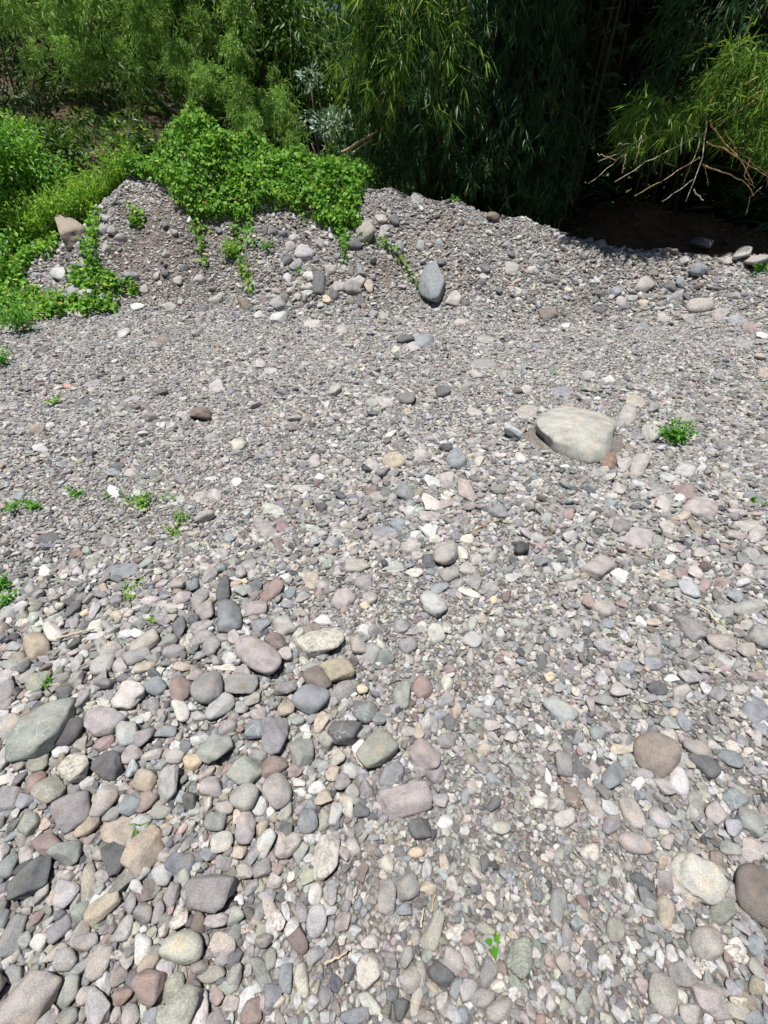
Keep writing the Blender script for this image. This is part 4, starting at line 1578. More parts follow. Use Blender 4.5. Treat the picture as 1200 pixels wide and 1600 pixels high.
# low creeping leaves between the stones at left
def ground_cover():
    polys = [[(128, 382), (150, 395), (160, 425), (190, 445), (218, 450), (215, 466), (120, 458), (104, 442), (134, 412)], [(0, 455), (30, 440), (62, 462), (112, 470), (150, 470), (190, 478), (186, 492), (120, 496), (72, 500), (40, 510), (0, 505)],
             [(0, 380), (40, 395), (60, 400), (35, 440), (0, 455)], [(140, 330), (162, 338), (152, 396), (138, 392)], [(60, 380), (95, 375), (80, 410), (60, 405)], [(0, 340), (50, 350), (62, 380), (30, 390), (0, 388)], [(205, 330), (228, 340), (220, 368), (206, 360)]]
    pts = []
    for k, pl in enumerate(polys):
        a = np.array(pl); n = (900, 1500, 1200, 260, 220, 1500, 110)[k]
        qx = RNG.uniform(a[:, 0].min() - 4, a[:, 0].max() + 4, n * 2); qy = RNG.uniform(a[:, 1].min(), a[:, 1].max(), n * 2)
        ok = in_poly(qx, qy, a) & (RNG.random(n * 2) < 0.75 + 0.3 * wob(qx * 0.1, qy * 0.1, 1.3, k))
        qx, qy = qx[ok], qy[ok]
        pts.append(ground_hit(qx, qy))
    P = np.concatenate(pts); n = len(P); P[:, 2] += RNG.uniform(0.02, 0.16, n)
    L = RNG.uniform(0.045, 0.085, n)
    o = foliage('ground_cover', [leaves(P, RNG.normal(size=(n, 3)) * 0.7 + [0, -0.4, -0.1], L, L * 0.9, HEART, RNG.normal(size=(n, 3)) * 0.5 + [0, -0.25, 1])], M['vine'], kind='stuff')
    o['label'] = 'low green creeping leaves between the stones at left'; o['category'] = 'ground cover'
ground_cover()

# tall grass left of the bank
def tall_grass():
    n = 17000
    x = RNG.uniform(-8.5, -4.0, n); y = RNG.uniform(9.3, 12.0, n)
    g = H(x, y)
    px, py, _ = project(np.stack([x, y, g + 0.4], -1))
    ry = np.interp(x, RX, RY)
    ok = (px > 20) & (px < 205) & (y > ry + 0.05) & (RNG.random(n) < 0.75 + 0.3 * wob(x, y, 2.5, 1))
    x, y, g = x[ok], y[ok], g[ok]; n = len(x)
    L = RNG.uniform(0.35, 1.0, n) * (0.85 + 0.2 * wob(x, y, 1.8, 3))
    D = np.stack([RNG.normal(0.05, 0.25, n), RNG.normal(-0.05, 0.25, n), np.ones(n)], -1)
    P = np.stack([x, y, g - 0.02], -1)
    Pm = P + unit(D) * (L * 0.55)[:, None]
    D2 = unit(D) + RNG.normal(0, 0.45, (n, 3)) - [0, 0, 0.25]
    V1 = leaves(P, D, L * 0.62, 0.011)
    parts = [V1, leaves(Pm, D2, L * 0.38, 0.014)]
    for k in range(7):
        q = RNG.random(n) * 0.85 + 0.15
        Pk = P + unit(D) * (L * q)[:, None]
        parts.append(leaves(Pk, RNG.normal(size=(n, 3)) * 0.6 + [0, -0.1, 0.35], RNG.uniform(0.05, 0.12, n), RNG.uniform(0.018, 0.040, n), OVATE))
    o = foliage('tall_grass', parts, M['grass'], kind='stuff')
    o['label'] = 'tall light green grass and weeds beside the gravel bank'; o['category'] = 'grass'
tall_grass()

def stems_to(base, tips, r0, mat, parent, name='stem'):
    parts = []
    for tp in tips:
        mid = (np.array(base) * 0.55 + np.array(tp) * 0.45) + RNG.normal(0, 0.05, 3) * min(1.0, float(np.linalg.norm(tp)) * 1.2)
        parts.append(tube(smooth_line([base, mid, tp], 6), np.linspace(r0, r0 * 0.35, 6), 5))
    V, F = join(parts)
    return link(name, mesh_from(name, V, F, mat), parent)

def bush(name, label, cat, base, rad, height, n, mat, lsize, group=None, tpl=OVATE, lumps=9, drop=-0.1, part='crown', aspect=0.5):
    """a shrub: several leafy lumps on branching stems"""
    t = link(name, None, loc=base); tag(t, label, cat, group)
    C = RNG.normal(size=(lumps, 3)) * np.array([rad * 0.5, rad * 0.5, height * 0.22]) + [0, 0, height * 0.58]
    C[:, 2] = np.clip(C[:, 2], height * 0.2, height * 0.88)
    stems_to((0, 0, 0), C, max(0.012, height * 0.014), M['bark'], t)
    k = RNG.integers(0, lumps, n); U = unit(RNG.normal(size=(n, 3)))
    rr = rad * RNG.uniform(0.35, 0.62, lumps)[k] * RNG.random(n) ** 0.38
    P = C[k] + U * rr[:, None] * np.array([1, 1, 0.8])
    P[:, 2] = np.maximum(P[:, 2], 0.02)
    D = U * 0.7 + RNG.normal(size=(n, 3)) * 0.5 + [0, 0, drop]
    L = lsize * RNG.uniform(0.7, 1.3, n)
    foliage(part, [leaves(P, D, L, L * aspect, tpl, U * 0.6 + RNG.normal(size=(n, 3)) * 0.4 + [0, 0, 0.7])], mat, t)
    return t

def gpt(px, py):
    return ground_hit(np.array([float(px)]), np.array([float(py)]))[0]

for px, Y, rad, hh, n, lab in ((-15, 9.8, 1.0, 2.1, 6500, 'rounded bright green bush at the left edge beside the tall grass'),
                               (45, 10.6, 0.8, 1.8, 3800, 'bushy green shrub rising behind the tall grass at left'),
                               (-40, 8.9, 0.7, 0.75, 2400, 'low yellow-green bush at the left edge in front of the rounded bush')):
    p = at(px, 330, Y); b = (p[0], Y, float(H(p[0], Y)) - 0.03)
    bush('shrub', lab, 'shrub', b, rad, hh, n, M['shrub'], 0.085, 'shrubs beside the bank', lumps=13, drop=-0.15)

for px, py, rad, hh, n, lab in ((150, 318, 0.38, 0.55, 1100, 'leafy weed clump at the foot of the tall grass, right of the tan-brown boulder'),
                                (62, 330, 0.42, 0.6, 1300, 'leafy weed clump at the foot of the tall grass, left of the tan-brown boulder'),
                                (190, 276, 0.34, 0.5, 800, 'leafy weed clump where the tall grass meets the creeper')):
    p = gpt(px, py)
    bush('leafy_weed', lab, 'weed', p - [0, 0, 0.03], rad, hh, n, M['shrub'], 0.075, 'leafy weeds beside the tall grass', lumps=9, drop=-0.1)

# ---- bamboo on the hillside
def mop(c, r, h, n, lean):
    """one head of bamboo: branchlets arch out of a stem and droop, leaves follow them"""
    m = max(12, n // 26); k = n // m
    th = RNG.uniform(0, 6.283, m)[:, None]; rho = r * (0.35 + 0.85 * RNG.random((m, 1)) ** 0.7); z0 = h * RNG.uniform(-0.5, 0.75, (m, 1)) ; lift = h * RNG.uniform(0.25, 0.75, (m, 1)); fall = h * RNG.uniform(0.45, 1.25, (m, 1))
    q = RNG.random((m, k)) ** 0.75
    P = np.stack([np.cos(th) * rho * q, np.sin(th) * rho * q, z0 + lift * q - fall * q * q], -1) + RNG.normal(0, 0.035, (m, k, 3))
    T = np.stack([np.cos(th) * rho + 0 * q, np.sin(th) * rho + 0 * q, lift - 2 * fall * q], -1)
    D = unit(T) * 0.65 + RNG.normal(size=(m, k, 3)) * 0.42 + [0, 0, -0.08]
    P = P.reshape(-1, 3); P[:, :2] += lean * (h - P[:, 2:3]) * 0.25
    return P + c, D.reshape(-1, 3)

def bamboo_crown(seed, heads):
    global RNG
    keep, RNG = RNG, np.random.default_rng(seed)
    Ps, Ds, tips = [], [], []
    for k in range(heads):
        a = RNG.uniform(0, 6.28); q = RNG.random() ** 0.6 * 2.4
        c = np.array([math.cos(a) * q, math.sin(a) * q, 1.2 + 5.0 * (k + RNG.random()) / heads - q * 0.4])
        lean = np.array([math.cos(a), math.sin(a)]) * RNG.uniform(0.2, 0.9)
        P, D = mop(c, RNG.uniform(0.40, 0.74), RNG.uniform(0.5, 0.9), 1400, lean)
        Ps.append(P); Ds.append(D); tips.append(c)
    P, D = np.concatenate(Ps), np.concatenate(Ds); n = len(P)
    V, F = leaves(P, D, RNG.uniform(0.10, 0.22, n), RNG.uniform(0.016, 0.030, n))
    RNG = keep
    return mesh_from('crown', V, F, M['bamboo_far'], smooth=False), tips

BC = [bamboo_crown(40 + k, 15) for k in range(4)]
culm_meshes = []
for _, tips in BC:
    ms = []
    for tp in tips[:7]:
        b = np.array([tp[0] * 0.18, tp[1] * 0.18, -0.4])
        ms.append(mesh_from('culm', *tube(smooth_line([b, [tp[0] * 0.4, tp[1] * 0.4, tp[2] * 0.7], tp], 8), np.linspace(0.030, 0.008, 8), 6), M['culm']))
    culm_meshes.append(ms)

def bamboo_clump(label, x, y, s, k, rot, group, dz=0.0):
    t = link('bamboo_clump', None, loc=(x, y, float(H(x, y)) - 0.1 + dz)); t.rotation_euler = (0, 0, rot); t.scale = (s, s, s)
    tag(t, label, 'bamboo', group)
    link('crown', BC[k % 4][0], t)
    for m in culm_meshes[k % 4]: link('culm', m, t)
    return t

hs = 'bamboo clumps on the hillside'
for k, (px, Y, s, lab) in enumerate([
        (30, 17.0, 0.95, 'feathery bamboo clump on the hillside above the left-edge bush'), (-70, 15.0, 0.95, 'feathery bamboo clump half out of the left edge of the picture'), (120, 19.5, 1.0, 'tall feathery bamboo clump above the bare soil patch at left'),
        (215, 19.0, 1.0, 'feathery bamboo clump at the top above the left end of the creeper'), (300, 17.5, 1.0, 'bright feathery bamboo clump rising directly behind the creeper peak'), (60, 22.5, 1.2, 'high bamboo clump at the top-left corner of the hillside'),
        (165, 24.0, 1.2, 'high hazy bamboo clump at the top edge, middle of the hillside'), (262, 23.5, 1.15, 'high bamboo clump at the top edge, right part of the hillside'), (385, 17.0, 0.72, 'low mop-headed bamboo clump behind the middle of the creeper'),
        (425, 19.5, 0.70, 'smaller mop-headed bamboo clump just right of the low one behind the creeper'), (340, 25.0, 1.25, 'dark high bamboo clump where hillside and tall tree meet'), (-10, 27.0, 1.4, 'farthest bamboo clump in the upper-left corner')]):
    p = at(px, 200, Y)
    bamboo_clump(lab, p[0], Y, s, k, k * 1.9, hs)

# ---- trees in the gap at the middle
def tree(label, x, y, hgt, rad, n, mat, lsize, droop, seed, lumps=26, low=0.35, lean=(0, 0), group='trees behind the bank', tpl=OVATE, aspect=0.3):
    z0 = float(H(x, y)) - 0.1
    t = link('tree', None, loc=(x, y, z0)); tag(t, label, 'tree', group)
    top = np.array([lean[0], lean[1], hgt * 0.82])
    link('trunk', mesh_from('trunk', *tube(smooth_line([(0, 0, -0.2), top * 0.5 + RNG.normal(0, 0.15, 3), top], 10), np.linspace(hgt * 0.026, hgt * 0.006, 10), 8), M['bark']), t)
    U = unit(RNG.normal(size=(lumps, 3))); C = U * np.array([rad, rad, hgt * 0.36]) * RNG.random((lumps, 1)) ** 0.4 + np.array([lean[0], lean[1], hgt * (0.5 + low * 0.4)])
    C[:, 2] = np.maximum(C[:, 2], hgt * low)
    for c in C[:: 3]:
        s = top * np.clip(c[2] / top[2] * 0.7, 0.2, 0.95)
        link('limb', mesh_from('limb', *tube(smooth_line([s, (s + c) / 2 + [0, 0, 0.15], c], 6), np.linspace(hgt * 0.010, hgt * 0.003, 6), 5), M['bark']), t)
    k = RNG.integers(0, lumps, n); U = unit(RNG.normal(size=(n, 3)))
    rr = rad * RNG.uniform(0.22, 0.42, lumps)[k] * RNG.random(n) ** 0.45
    P = C[k] + U * rr[:, None]
    D = U * 0.5 + RNG.normal(size=(n, 3)) * 0.4 + [0, 0, -droop]
    L = lsize * RNG.uniform(0.7, 1.3, n)
    foliage('crown', [leaves(P, D, L, L * aspect, tpl)], mat, t)
    return t

for px, Y, hgt, rad, n, ls, lab in ((405, 21.0, 8.2, 2.6, 13000, 0.26, 'tall dark drooping tree at the top edge left of the sky gap'), (475, 23.0, 8.6, 2.8, 12000, 0.30, 'dark tall tree behind the silvery shrub'),
                                    (595, 26.0, 8.8, 3.0, 11000, 0.32, 'dim tree deep in the gap beside the drooping bamboo'), (330, 31.0, 12.0, 4.0, 12000, 0.40, 'far dark tree behind the hillside bamboo, left of the gap')):
    p = at(px, 100, Y)
    tree(lab, p[0], Y, hgt, rad, n, M['tree'], ls, 0.55, 3, lumps=30, low=0.25)
p = at(484, 190, 15.5)
tree('slim young tree with a pale thin trunk behind the creeper', p[0], 15.5, 3.0, 0.55, 900, M['tree'], 0.16, 0.3, 5, lumps=7, low=0.5)

for px, Y, rad, hh, n, mat, ls, lab in ((463, 14.5, 0.55, 1.9, 2600, 'bamboo_far', 0.12, 'pale green rounded shrub just behind the right half of the creeper'), (512, 17.0, 0.75, 4.4, 900, 'silver', 0.17, 'silvery-leaved tall shrub in the gap at the middle'),
                                        (535, 15.0, 0.8, 2.1, 2200, 'tree', 0.14, 'dark green shrub behind the right end of the creeper'), (430, 14.8, 0.6, 1.9, 1800, 'tree', 0.14, 'dark shrub left of the pale green rounded shrub'),
                                        (500, 13.8, 0.6, 1.5, 1800, 'tree', 0.13, 'low dark shrub under the silvery tall shrub'), (545, 12.6, 0.5, 1.2, 900, 'shrub', 0.10, 'small bright shrub by the fallen dry culm'),
                                        (95, 13.8, 0.9, 1.6, 2200, 'tree', 0.14, 'dim shrub below the bare soil patch at left'), (200, 13.6, 0.8, 1.3, 1800, 'tree', 0.14, 'dim shrub behind the left end of the creeper'), (300, 14.2, 0.9, 1.6, 1800, 'tree', 0.14, 'dim shrub directly behind the creeper peak'),
                                        (370, 14.0, 0.9, 1.7, 2000, 'tree', 0.14, 'dim shrub behind the middle of the creeper')):
    p = at(px, 210, Y)
    bush('shrub', lab, 'shrub', (p[0], Y, float(H(p[0], Y)) - 0.05), rad, hh, n, M[mat], ls, 'shrubs behind the bank', aspect=0.42)

# dark undergrowth added on the hillside, standing in for shade between the bamboo heads
n = 26000
x = RNG.uniform(-24, -1, n); y = RNG.uniform(12.6, 32, n)
ok = (RNG.random(n) < 0.75 + 0.4 * wob(x, y, 1.1, 0.3)) & ~((np.abs(x + 7.2) < 1.3) & (np.abs(y - 15.2) < 1.6))
x, y = x[ok], y[ok]; n = len(x)
P = np.stack([x, y, H(x, y) + RNG.random(n) ** 1.3 * (0.9 + 0.5 * wob(x, y, 1.3, 1.1))], -1)
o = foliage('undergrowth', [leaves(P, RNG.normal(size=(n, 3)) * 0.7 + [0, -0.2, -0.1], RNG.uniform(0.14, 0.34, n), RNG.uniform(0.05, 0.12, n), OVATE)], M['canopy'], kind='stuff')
o['label'] = 'added dark undergrowth standing in for shade between the hillside bamboo'; o['category'] = 'undergrowth'

# far wooded slope that closes the view
n = 42000
x = RNG.uniform(-60, 60, n); y = RNG.uniform(30, 75, n)
P = np.stack([x, y, H(x, y) + RNG.random(n) ** 1.2 * (3.6 + 1.6 * wob(x, y, 0.5, 1.1))], -1)
o = foliage('forest', [leaves(P, RNG.normal(size=(n, 3)) * 0.6 + [0, -0.2, -0.5], RNG.uniform(0.7, 1.5, n), RNG.uniform(0.25, 0.55, n), OVATE)], M['tree'], kind='stuff')
o['label'] = 'dark far wood closing the view behind the bamboo'; o['category'] = 'forest'

# ---- the big drooping bamboo that shades the hollow
def sprays(C, n_each, length, spread, out_dir=None):
    """hanging twigs with narrow leaves"""
    m = len(C); n = m * n_each
    tw = RNG.normal(size=(m, 3)) * np.array([spread, spread, 0.15]) + np.array([0, 0, -0.9])
    if out_dir is not None: tw = tw + out_dir
    tw = unit(tw)
    s = (np.floor(RNG.random((m, n_each)) * 3) + 0.6) / 3 + RNG.normal(0, 0.03, (m, n_each)); ln = length * RNG.uniform(0.6, 1.3, (m, 1))
    P = C[:, None] + tw[:, None] * (s * ln)[..., None] + RNG.normal(0, 0.03, (m, n_each, 3))
    D = tw[:, None] * 0.55 + RNG.normal(size=(m, n_each, 3)) * 0.50 + np.array([0, 0, -0.50])
    return P.reshape(-1, 3), D.reshape(-1, 3)

def canopy(x0, x1, y0, y1, z0, z1, n, front=None):
    x = RNG.uniform(x0, x1, n); y = RNG.uniform(y0, y1, n); z = RNG.uniform(z0, z1, n) + 0.5 * wob(x, y, 0.9, 1.2)
    return leaves(np.stack([x, y, z], -1), RNG.normal(size=(n, 3)) * [1, 1, 0.45], RNG.uniform(0.5, 0.9, n), RNG.uniform(0.09, 0.15, n))

def big_bamboo(label, cx, cy, n_culm, hgt, spread, parts, mat):
    t = link('bamboo_clump', None, loc=(0, 0, 0)); tag(t, label, 'bamboo', 'big bamboo clumps over the hollow')
    for k in range(n_culm):
        a = RNG.uniform(0, 6.28); q = RNG.random() ** 0.5 * spread
        bx, by = cx + math.cos(a) * q, cy + math.sin(a) * q * 0.8
        z = float(H(bx, by)) - 0.1
        tp = np.array([bx + math.cos(a) * RNG.uniform(0.3, 1.8), by + math.sin(a) * RNG.uniform(0.2, 1.3), hgt * RNG.uniform(0.8, 1.05)])
        m1 = np.array([bx + (tp[0] - bx) * 0.25, by + (tp[1] - by) * 0.25, z + hgt * 0.55])
        link('culm', mesh_from('culm', *tube(smooth_line([(bx, by, z), m1, tp], 9), np.linspace(0.045, 0.02, 9) * RNG.uniform(0.7, 1.1), 6), M['culm']), t)
    for nm, pp, mt in parts: foliage(nm, pp, mt, t)
    return t

def curtain(n, x0, x1, y0, y1, z0, z1, each=13, length=0.85, spread=0.6, shape=None, k_=1.0):
    x = RNG.uniform(x0, x1, n * 3); y = RNG.uniform(y0, y1, n * 3); z = RNG.uniform(z0, z1, n * 3)
    px, py, dep = project(np.stack([x, y, z - 0.4], -1))
    ok = (RNG.random(n * 3) < 0.5 + 0.6 * wob(x, z, 1.5, 0.3))
    if shape is not None: ok &= in_poly(px, py, shape)
    x, y, z = x[ok][:n], y[ok][:n], z[ok][:n]
    P, D = sprays(np.stack([x, y, z], -1), each, length, spread)
    k = len(P)
    return leaves(P, D, RNG.uniform(0.14, 0.28, k) * k_, RNG.uniform(0.016, 0.026, k) * (0.5 + 0.5 * k_))

sh_left = [(545, -200), (545, 60), (560, 130), (548, 180), (600, 215), (640, 190), (690, 240), (760, 220), (740, -200)]
sh_mid = [(600, -200), (600, 290), (680, 300), (760, 320), (840, 335), (880, 340), (900, 250), (890, -200)]
big_bamboo('drooping bamboo with long sunlit leaves at the top middle, left of the dark hollow', 0.9, 12.6, 16, 9.0, 0.9,
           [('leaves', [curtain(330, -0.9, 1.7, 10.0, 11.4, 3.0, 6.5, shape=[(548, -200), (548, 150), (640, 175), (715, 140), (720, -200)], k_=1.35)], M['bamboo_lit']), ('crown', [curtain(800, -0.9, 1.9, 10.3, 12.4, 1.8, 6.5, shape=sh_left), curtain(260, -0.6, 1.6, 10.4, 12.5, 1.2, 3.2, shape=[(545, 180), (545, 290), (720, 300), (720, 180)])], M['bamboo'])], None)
big_bamboo('dark drooping bamboo curtain in shade above the middle of the bank', 3.0, 12.6, 22, 10.0, 1.3,
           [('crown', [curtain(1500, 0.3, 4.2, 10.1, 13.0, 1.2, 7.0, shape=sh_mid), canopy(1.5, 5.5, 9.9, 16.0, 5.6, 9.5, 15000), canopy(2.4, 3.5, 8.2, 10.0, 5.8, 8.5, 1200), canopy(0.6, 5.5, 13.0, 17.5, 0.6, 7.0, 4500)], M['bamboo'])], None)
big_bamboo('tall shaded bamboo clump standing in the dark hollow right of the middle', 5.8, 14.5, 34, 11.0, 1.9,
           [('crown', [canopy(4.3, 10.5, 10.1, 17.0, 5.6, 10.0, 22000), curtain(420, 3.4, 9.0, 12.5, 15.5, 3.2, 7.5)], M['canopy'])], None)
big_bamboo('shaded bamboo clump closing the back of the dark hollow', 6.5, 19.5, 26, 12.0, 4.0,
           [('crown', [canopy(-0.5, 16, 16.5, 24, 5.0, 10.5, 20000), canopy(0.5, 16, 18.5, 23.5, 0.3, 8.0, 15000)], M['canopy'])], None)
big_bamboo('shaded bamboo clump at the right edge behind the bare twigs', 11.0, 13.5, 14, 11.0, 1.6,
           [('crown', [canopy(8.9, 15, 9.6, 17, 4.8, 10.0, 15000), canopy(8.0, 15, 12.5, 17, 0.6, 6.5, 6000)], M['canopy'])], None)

# ---- the leaning bamboo branch with bare twigs at right
def branch_right():
    t = link('bamboo_branch', None); tag(t, 'leaning bamboo branch with yellow-green leaves and bare orange twigs at the upper right', 'branch')
    Z = lambda zx, zy, Y: at(900 + 0.2625 * zx, 0.2625 * zy, Y)
    def line(pts, Y0_, Y1_, r0, r1, name, mat):
        k = len(pts); P = [Z(a, b, Y0_ - 0.45 + (Y1_ - Y0_) * i / (k - 1)) for i, (a, b) in enumerate(pts)]
        P = smooth_line(P, 10); P = P + RNG.normal(0, 0.006, P.shape)
        link(name, mesh_from(name, *tube(P, np.linspace(r0, r1, 10) * 0.66, 6), M[mat]), t)
    line([(1250, -500), (1050, 100), (880, 480), (775, 710)], 10.2, 9.0, 0.035, 0.020, 'stem', 'culm')
    line([(1400, 200), (1200, 480), (950, 640), (800, 740)], 9.6, 9.0, 0.022, 0.012, 'stem', 'dry')
    line([(775, 710), (765, 850), (745, 960), (715, 1040), (655, 1200)], 9.0, 8.7, 0.016, 0.007, 'twig', 'grey_twig')
    for pts, ya, yb, r0, mt in (([(755, 790), (600, 870), (400, 975), (235, 1085)], 9.0, 8.5, 0.013, 'grey_twig'), ([(690, 712), (400, 820), (250, 905), (130, 960)], 9.1, 8.7, 0.011, 'grey_twig'),
                               ([(400, 830), (240, 960), (75, 1097)], 8.9, 8.7, 0.009, 'grey_twig'), ([(740, 930), (560, 1050), (350, 1168)], 8.9, 8.5, 0.011, 'dry'), ([(700, 1070), (600, 1140), (515, 1203)], 8.8, 8.6, 0.010, 'grey_twig'),
                               ([(700, 1130), (755, 1195)], 8.8, 8.7, 0.016, 'grey_twig'), ([(750, 980), (900, 1035), (1040, 1110), (1050, 1170)], 8.9, 9.1, 0.017, 'dry'), ([(775, 850), (880, 880), (1000, 960), (1160, 1060)], 8.9, 9.0, 0.017, 'dry'),
                               ([(800, 740), (900, 870), (990, 960), (1050, 1090)], 9.0, 8.9, 0.018, 'dry'), ([(880, 770), (960, 900), (1160, 1050)], 9.0, 9.2, 0.014, 'dry'), ([(390, 810), (375, 900), (345, 970)], 8.8, 8.7, 0.007, 'grey_twig'),
                               ([(300, 920), (270, 1040)], 8.7, 8.6, 0.006, 'grey_twig'), ([(1110, 1110), (1040, 1170), (1010, 1280)], 9.0, 8.9, 0.008, 'grey_twig'), ([(830, 760), (1000, 640), (1143, 540)], 9.0, 9.2, 0.014, 'dry'),
                               ([(740, 850), (690, 960), (640, 1100)], 8.9, 8.8, 0.007, 'dry'), ([(760, 980), (780, 1050), (785, 1110)], 8.9, 8.8, 0.006, 'dry'), ([(500, 790), (505, 850)], 8.9, 8.9, 0.006, 'dry'), ([(250, 855), (330, 855)], 8.7, 8.7, 0.008, 'grey_twig'),
                               ([(130, 915), (240, 955)], 8.7, 8.7, 0.007, 'grey_twig'), ([(1040, 940), (1000, 1050), (1060, 1120)], 8.9, 8.9, 0.010, 'dry'), ([(940, 880), (1100, 885)], 9.0, 9.0, 0.006, 'grey_twig')):
        line(pts, ya, yb, r0, r0 * 0.45, 'twig', mt)
    # leaf sprays in three layers, pointing down and away from the stem
    def spray(poly, n, y0, y1, mat, dirn, name):
        a = np.array(poly)
        qx = RNG.uniform(a[:, 0].min(), a[:, 0].max(), n * 3); qy = RNG.uniform(a[:, 1].min(), a[:, 1].max(), n * 3)
        ok = in_poly(qx, qy, a) & (RNG.random(n * 3) < 0.45 + 0.8 * wob(qx * 0.03, qy * 0.03, 2.0, 0.6)); qx, qy = qx[ok][:n], qy[ok][:n]
        Y = RNG.uniform(y0, y1, len(qx)); v = ray(qx, qy)
        C = v / v[:, 1:2] * Y[:, None]; C[:, 2] += CAM_H
        k = 9
        dm = unit(np.array(dirn) + RNG.normal(size=(len(C), 3)) * 0.35)
        P = (C[:, None] + dm[:, None] * RNG.uniform(0, 0.35, (len(C), k, 1)) + RNG.normal(0, 0.03, (len(C), k, 3))).reshape(-1, 3)
        D = (dm[:, None] + RNG.normal(size=(len(C), k, 3)) * 0.45).reshape(-1, 3)
        foliage(name, [leaves(P, D, RNG.uniform(0.14, 0.34, len(P)), RNG.uniform(0.013, 0.024, len(P)))], M[mat], t)
    spray([(1060, -120), (1010, 100), (985, 165), (972, 205), (1010, 222), (1090, 200), (1150, 190), (1230, 235), (1260, -120)], 300, 9.0, 10.2, 'bamboo', (-0.35, -0.2, -0.75), 'leaves')
    spray([(1090, 90), (1130, 60), (1190, 60), (1230, 100), (1230, 230), (1150, 195), (1110, 180)], 170, 8.4, 9.2, 'bamboo_lit', (-0.3, -0.2, -0.6), 'leaves')
    spray([(978, 170), (1000, 140), (1050, 130), (1100, 150), (1080, 195), (1000, 215)], 110, 8.4, 9.1, 'bamboo_lit', (-0.35, -0.2, -0.75), 'leaves')
branch_right()

# fallen dry culm and hanging straws left of the hollow
def fallen():
    Z = lambda zx, zy, Y: at(540 + 0.25 * zx, 0.25 * zy, Y)
    t = link('dry_culm', None); tag(t, 'fallen orange-brown dry bamboo culm sloping behind the right end of the creeper', 'bamboo culm')
    def line(pts, Y, r0, r1, name, mat):
        P = smooth_line([Z(a, b, Y + 0.1 * i) for i, (a, b) in enumerate(pts)], 9)
        link(name, mesh_from(name, *tube(P, np.linspace(r0, r1, 9), 6), M[mat]), t)
    line([(-20, 955), (140, 855), (240, 800), (360, 755)], 10.7, 0.030, 0.018, 'culm', 'dry')
    line([(45, 955), (110, 905), (170, 870)], 10.6, 0.016, 0.010, 'culm', 'grey_twig')
    for pts in ([(265, 480), (240, 600), (205, 710), (230, 800)], [(240, 830), (290, 910), (340, 1000)], [(500, 560), (530, 740), (580, 880), (625, 980), (665, 1140)], [(250, 560), (180, 640), (130, 740)], [(330, 760), (380, 790), (415, 830)], [(120, 760), (140, 840), (150, 890)], [(570, 640), (575, 820)]):
        line(pts, 10.5, 0.006, 0.003, 'twig', 'dry')
fallen()

# ---- small plants on the gravel
def weed(label, px, py, rad, hgt, n, ls, mat='weed', group='small plants on the gravel', cat='plant', tpl=OVATE, aspect=0.5):
    p = gpt(px, py)
    t = link('small_plant', None, loc=p); tag(t, label, cat, group)
    ns = max(3, n // 22)
    tips = np.stack([RNG.normal(0, rad * 0.5, ns), RNG.normal(0, rad * 0.5, ns), RNG.uniform(0.3, 1.0, ns) * hgt], -1)
    stems_to((0, 0, -0.01), tips, 0.0022, M['stem'], t)
    k = RNG.integers(0, ns, n); s = RNG.uniform(0.35, 1.0, n)
    P = tips[k] * s[:, None] + RNG.normal(0, rad * 0.16, (n, 3)); P[:, 2] = np.abs(P[:, 2]) + 0.004
    D = unit(RNG.normal(size=(n, 3)) + [0, 0, 0.15]) ; L = ls * RNG.uniform(0.6, 1.3, n)
    foliage('foliage', [leaves(P, D, L, L * aspect, tpl, RNG.normal(size=(n, 3)) * 0.5 + [0, 0, 1])], M[mat], t)

weed('leafy bright green plant on the open gravel, right of the great pale boulder', 1053, 690, 0.115, 0.15, 420, 0.034)
weed('tiny bright green sprout near the bottom edge of the gravel', 772, 1474, 0.014, 0.02, 9, 0.030)
weed('small green tuft left of the middle, nearest the dark flat stones', 126, 773, 0.05, 0.05, 60, 0.03)
weed('pale sprig growing beside a white stone at left', 180, 778, 0.03, 0.04, 26, 0.03)
weed('sprawling bluish-green weed in the fine gravel at left', 232, 792, 0.14, 0.05, 190, 0.024, 'shrub')
weed('thin weed just right of the sprawling bluish-green weed', 284, 817, 0.07, 0.05, 60, 0.024, 'shrub')
weed('low thin weed below the sprawling bluish-green weed', 272, 838, 0.08, 0.04, 50, 0.022, 'shrub')
weed('straggling weed at left above the dark flat stone', 30, 795, 0.10, 0.06, 80, 0.028)
weed('little weed right of the straggling one at left', 55, 798, 0.04, 0.04, 30, 0.024)
weed('feathery green weed at the left edge above the cobbles', 10, 918, 0.07, 0.07, 110, 0.026)
weed('second smaller weed at the left edge just below the feathery one', 12, 945, 0.06, 0.05, 70, 0.024)
weed('grassy sprig among the left cobbles above the large green-grey slab', 82, 1070, 0.02, 0.03, 16, 0.034, 'weed', tpl=BLADE, aspect=0.16)
weed('very small sprig just left of the grassy sprig above the large green-grey slab', 60, 1080, 0.015, 0.02, 9, 0.026, 'weed', tpl=BLADE, aspect=0.2)
weed('single grass sprout on a pale stone beside the large tan blocky cobble', 217, 1296, 0.010, 0.03, 6, 0.036, 'weed', tpl=BLADE, aspect=0.16)
weed('small yellowish tuft in the fine gravel near the left green patch', 84, 632, 0.07, 0.07, 60, 0.034, 'grass')
weed('green seedling clump at the left edge below the leafy patch', 8, 570, 0.14, 0.16, 170, 0.045)
weed('leggy young plant below the leafy patch at far left', 36, 520, 0.20, 0.42, 420, 0.05)
weed('bright weed at the right end of the bank near the crest boulders', 1186, 425, 0.16, 0.14, 160, 0.05)
weed('pale green bushy tuft halfway down the bank below the creeper', 366, 405, 0.20, 0.28, 420, 0.055, 'grass')
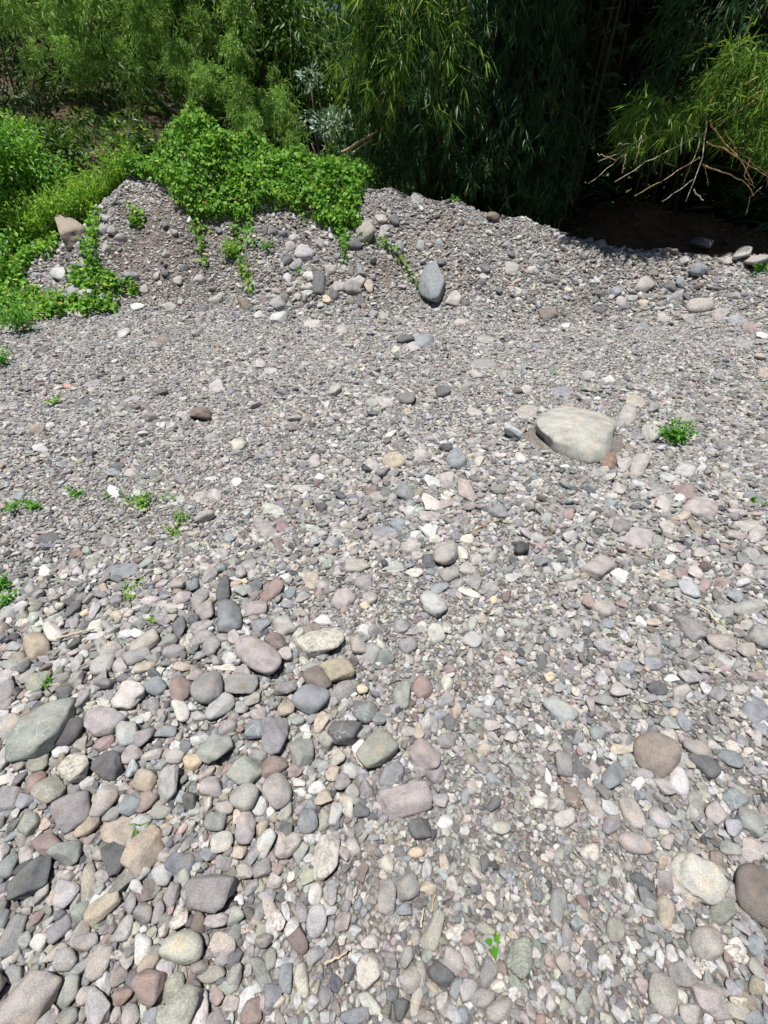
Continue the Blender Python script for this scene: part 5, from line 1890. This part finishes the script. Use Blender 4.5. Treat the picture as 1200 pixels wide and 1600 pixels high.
weed('small sprig on the bank right of the bushy tuft', 418, 392, 0.12, 0.2, 110, 0.05)
weed('narrow sprig on the bank among the cobbles below the creeper', 466, 432, 0.09, 0.16, 90, 0.05, tpl=BLADE, aspect=0.2)
weed('small weed on the bare upper left of the bank', 214, 355, 0.12, 0.22, 110, 0.055, 'shrub')
weed('weed on the crest of the bank left of the brown crest stone', 740, 325, 0.16, 0.14, 120, 0.05)
weed('tiny weed on the crest left of the other crest weeds', 712, 318, 0.10, 0.10, 60, 0.05)
weed('dark green weed on the crest right of the brown crest stone', 858, 350, 0.24, 0.22, 260, 0.06)
weed('small dark weed on the crest nearest the shadowed dip', 905, 368, 0.14, 0.14, 90, 0.05)
weed('tiny seedling on the open gravel beyond the great pale boulder', 868, 587, 0.03, 0.03, 14, 0.03)
weed('faint weed tuft low in the fine gravel beside the flush blue-grey slab', 205, 925, 0.06, 0.04, 60, 0.02, 'grass')
weed('small weed near the right edge beside a blue-grey stone', 1178, 785, 0.05, 0.04, 36, 0.026, 'shrub')
weed('little sprig left of the blue-grey squarish block', 238, 975, 0.03, 0.03, 22, 0.022, 'grass')

# ---- dry sticks and straws
def stick(label, pts, r, mat, lift=0.012):
    a = np.array(pts, float); P = ground_hit(a[:, 0], a[:, 1]); P[:, 2] += lift
    P = smooth_line(P, 8); c = P.mean(0)
    o = link('dry_stick', mesh_from('dry_stick', *tube(P - c + RNG.normal(0, 0.0012, P.shape), np.linspace(r, r * 0.7, 8), 6), M[mat]), loc=c)
    tag(o, label, 'stick', 'dry sticks on the gravel')
stick('straight straw-coloured dry stick beside the tan cube-shaped stone', [(95, 1008), (125, 1000), (153, 993)], 0.005, 'grey_twig', 0.04)
stick('pale curled root twig by the split layered rock at right', [(1088, 953), (1103, 962), (1112, 975), (1119, 981)], 0.005, 'grey_twig', 0.03)
stick('short dry straw standing left of the long pinkish-beige oblong', [(657, 1452), (660, 1436), (662, 1422)], 0.003, 'grey_twig', 0.02)
stick('thin dry straw above the long pinkish-beige oblong', [(674, 1430), (677, 1412), (679, 1400)], 0.0018, 'dry', 0.02)
stick('white splinter lying beside the red-and-white mottled cobble', [(508, 1510), (525, 1500), (544, 1489)], 0.0035, 'grey_twig', 0.018)
stick('thin pale splinter right of the dark squarish block among the cobbles', [(553, 1186), (560, 1196), (567, 1206)], 0.003, 'grey_twig', 0.03)
stick('fine dry straw on the gravel below the great pale boulder', [(735, 835), (760, 822), (785, 815)], 0.003, 'dry', 0.02)
n = 330
qx = np.concatenate([RNG.normal(835, 25, 40), RNG.normal(60, 60, 80), RNG.normal(230, 40, 60), RNG.normal(1080, 90, 50), RNG.uniform(0, 1200, 100)]); qy = np.concatenate([RNG.normal(830, 12, 40), RNG.normal(805, 45, 80), RNG.normal(825, 20, 60), RNG.normal(960, 70, 50), RNG.uniform(430, 1600, 100)])
P = ground_hit(qx, qy); P[:, 2] += RNG.uniform(0.006, 0.022, n)
L = RNG.uniform(0.012, 0.034, n) * np.clip(P[:, 1] / 2.0, 0.55, 1.3)
o = foliage('leaf_litter', [leaves(P, RNG.normal(size=(n, 3)) * [1, 1, 0.3], L, L * RNG.uniform(0.15, 0.5, n), OVATE)], M['litter'], kind='stuff')
o['label'] = 'scattered dead brown leaf bits on the gravel'
n = 9000
x = RNG.uniform(1.5, 13, n); y = RNG.uniform(10.2, 15, n)
P = np.stack([x, y, H(x, y) + RNG.uniform(0.0, 0.05, n)], -1); L = RNG.uniform(0.08, 0.2, n)
lt = foliage('forest_litter', [leaves(P, RNG.normal(size=(n, 3)) * [1, 1, 0.25], L, L * RNG.uniform(0.12, 0.3, n), OVATE)], M['shade_litter'], kind='stuff')
lt['label'] = 'dry bamboo leaf litter on the shaded ground of the hollow'; lt['category'] = 'litter'; o['category'] = 'litter'
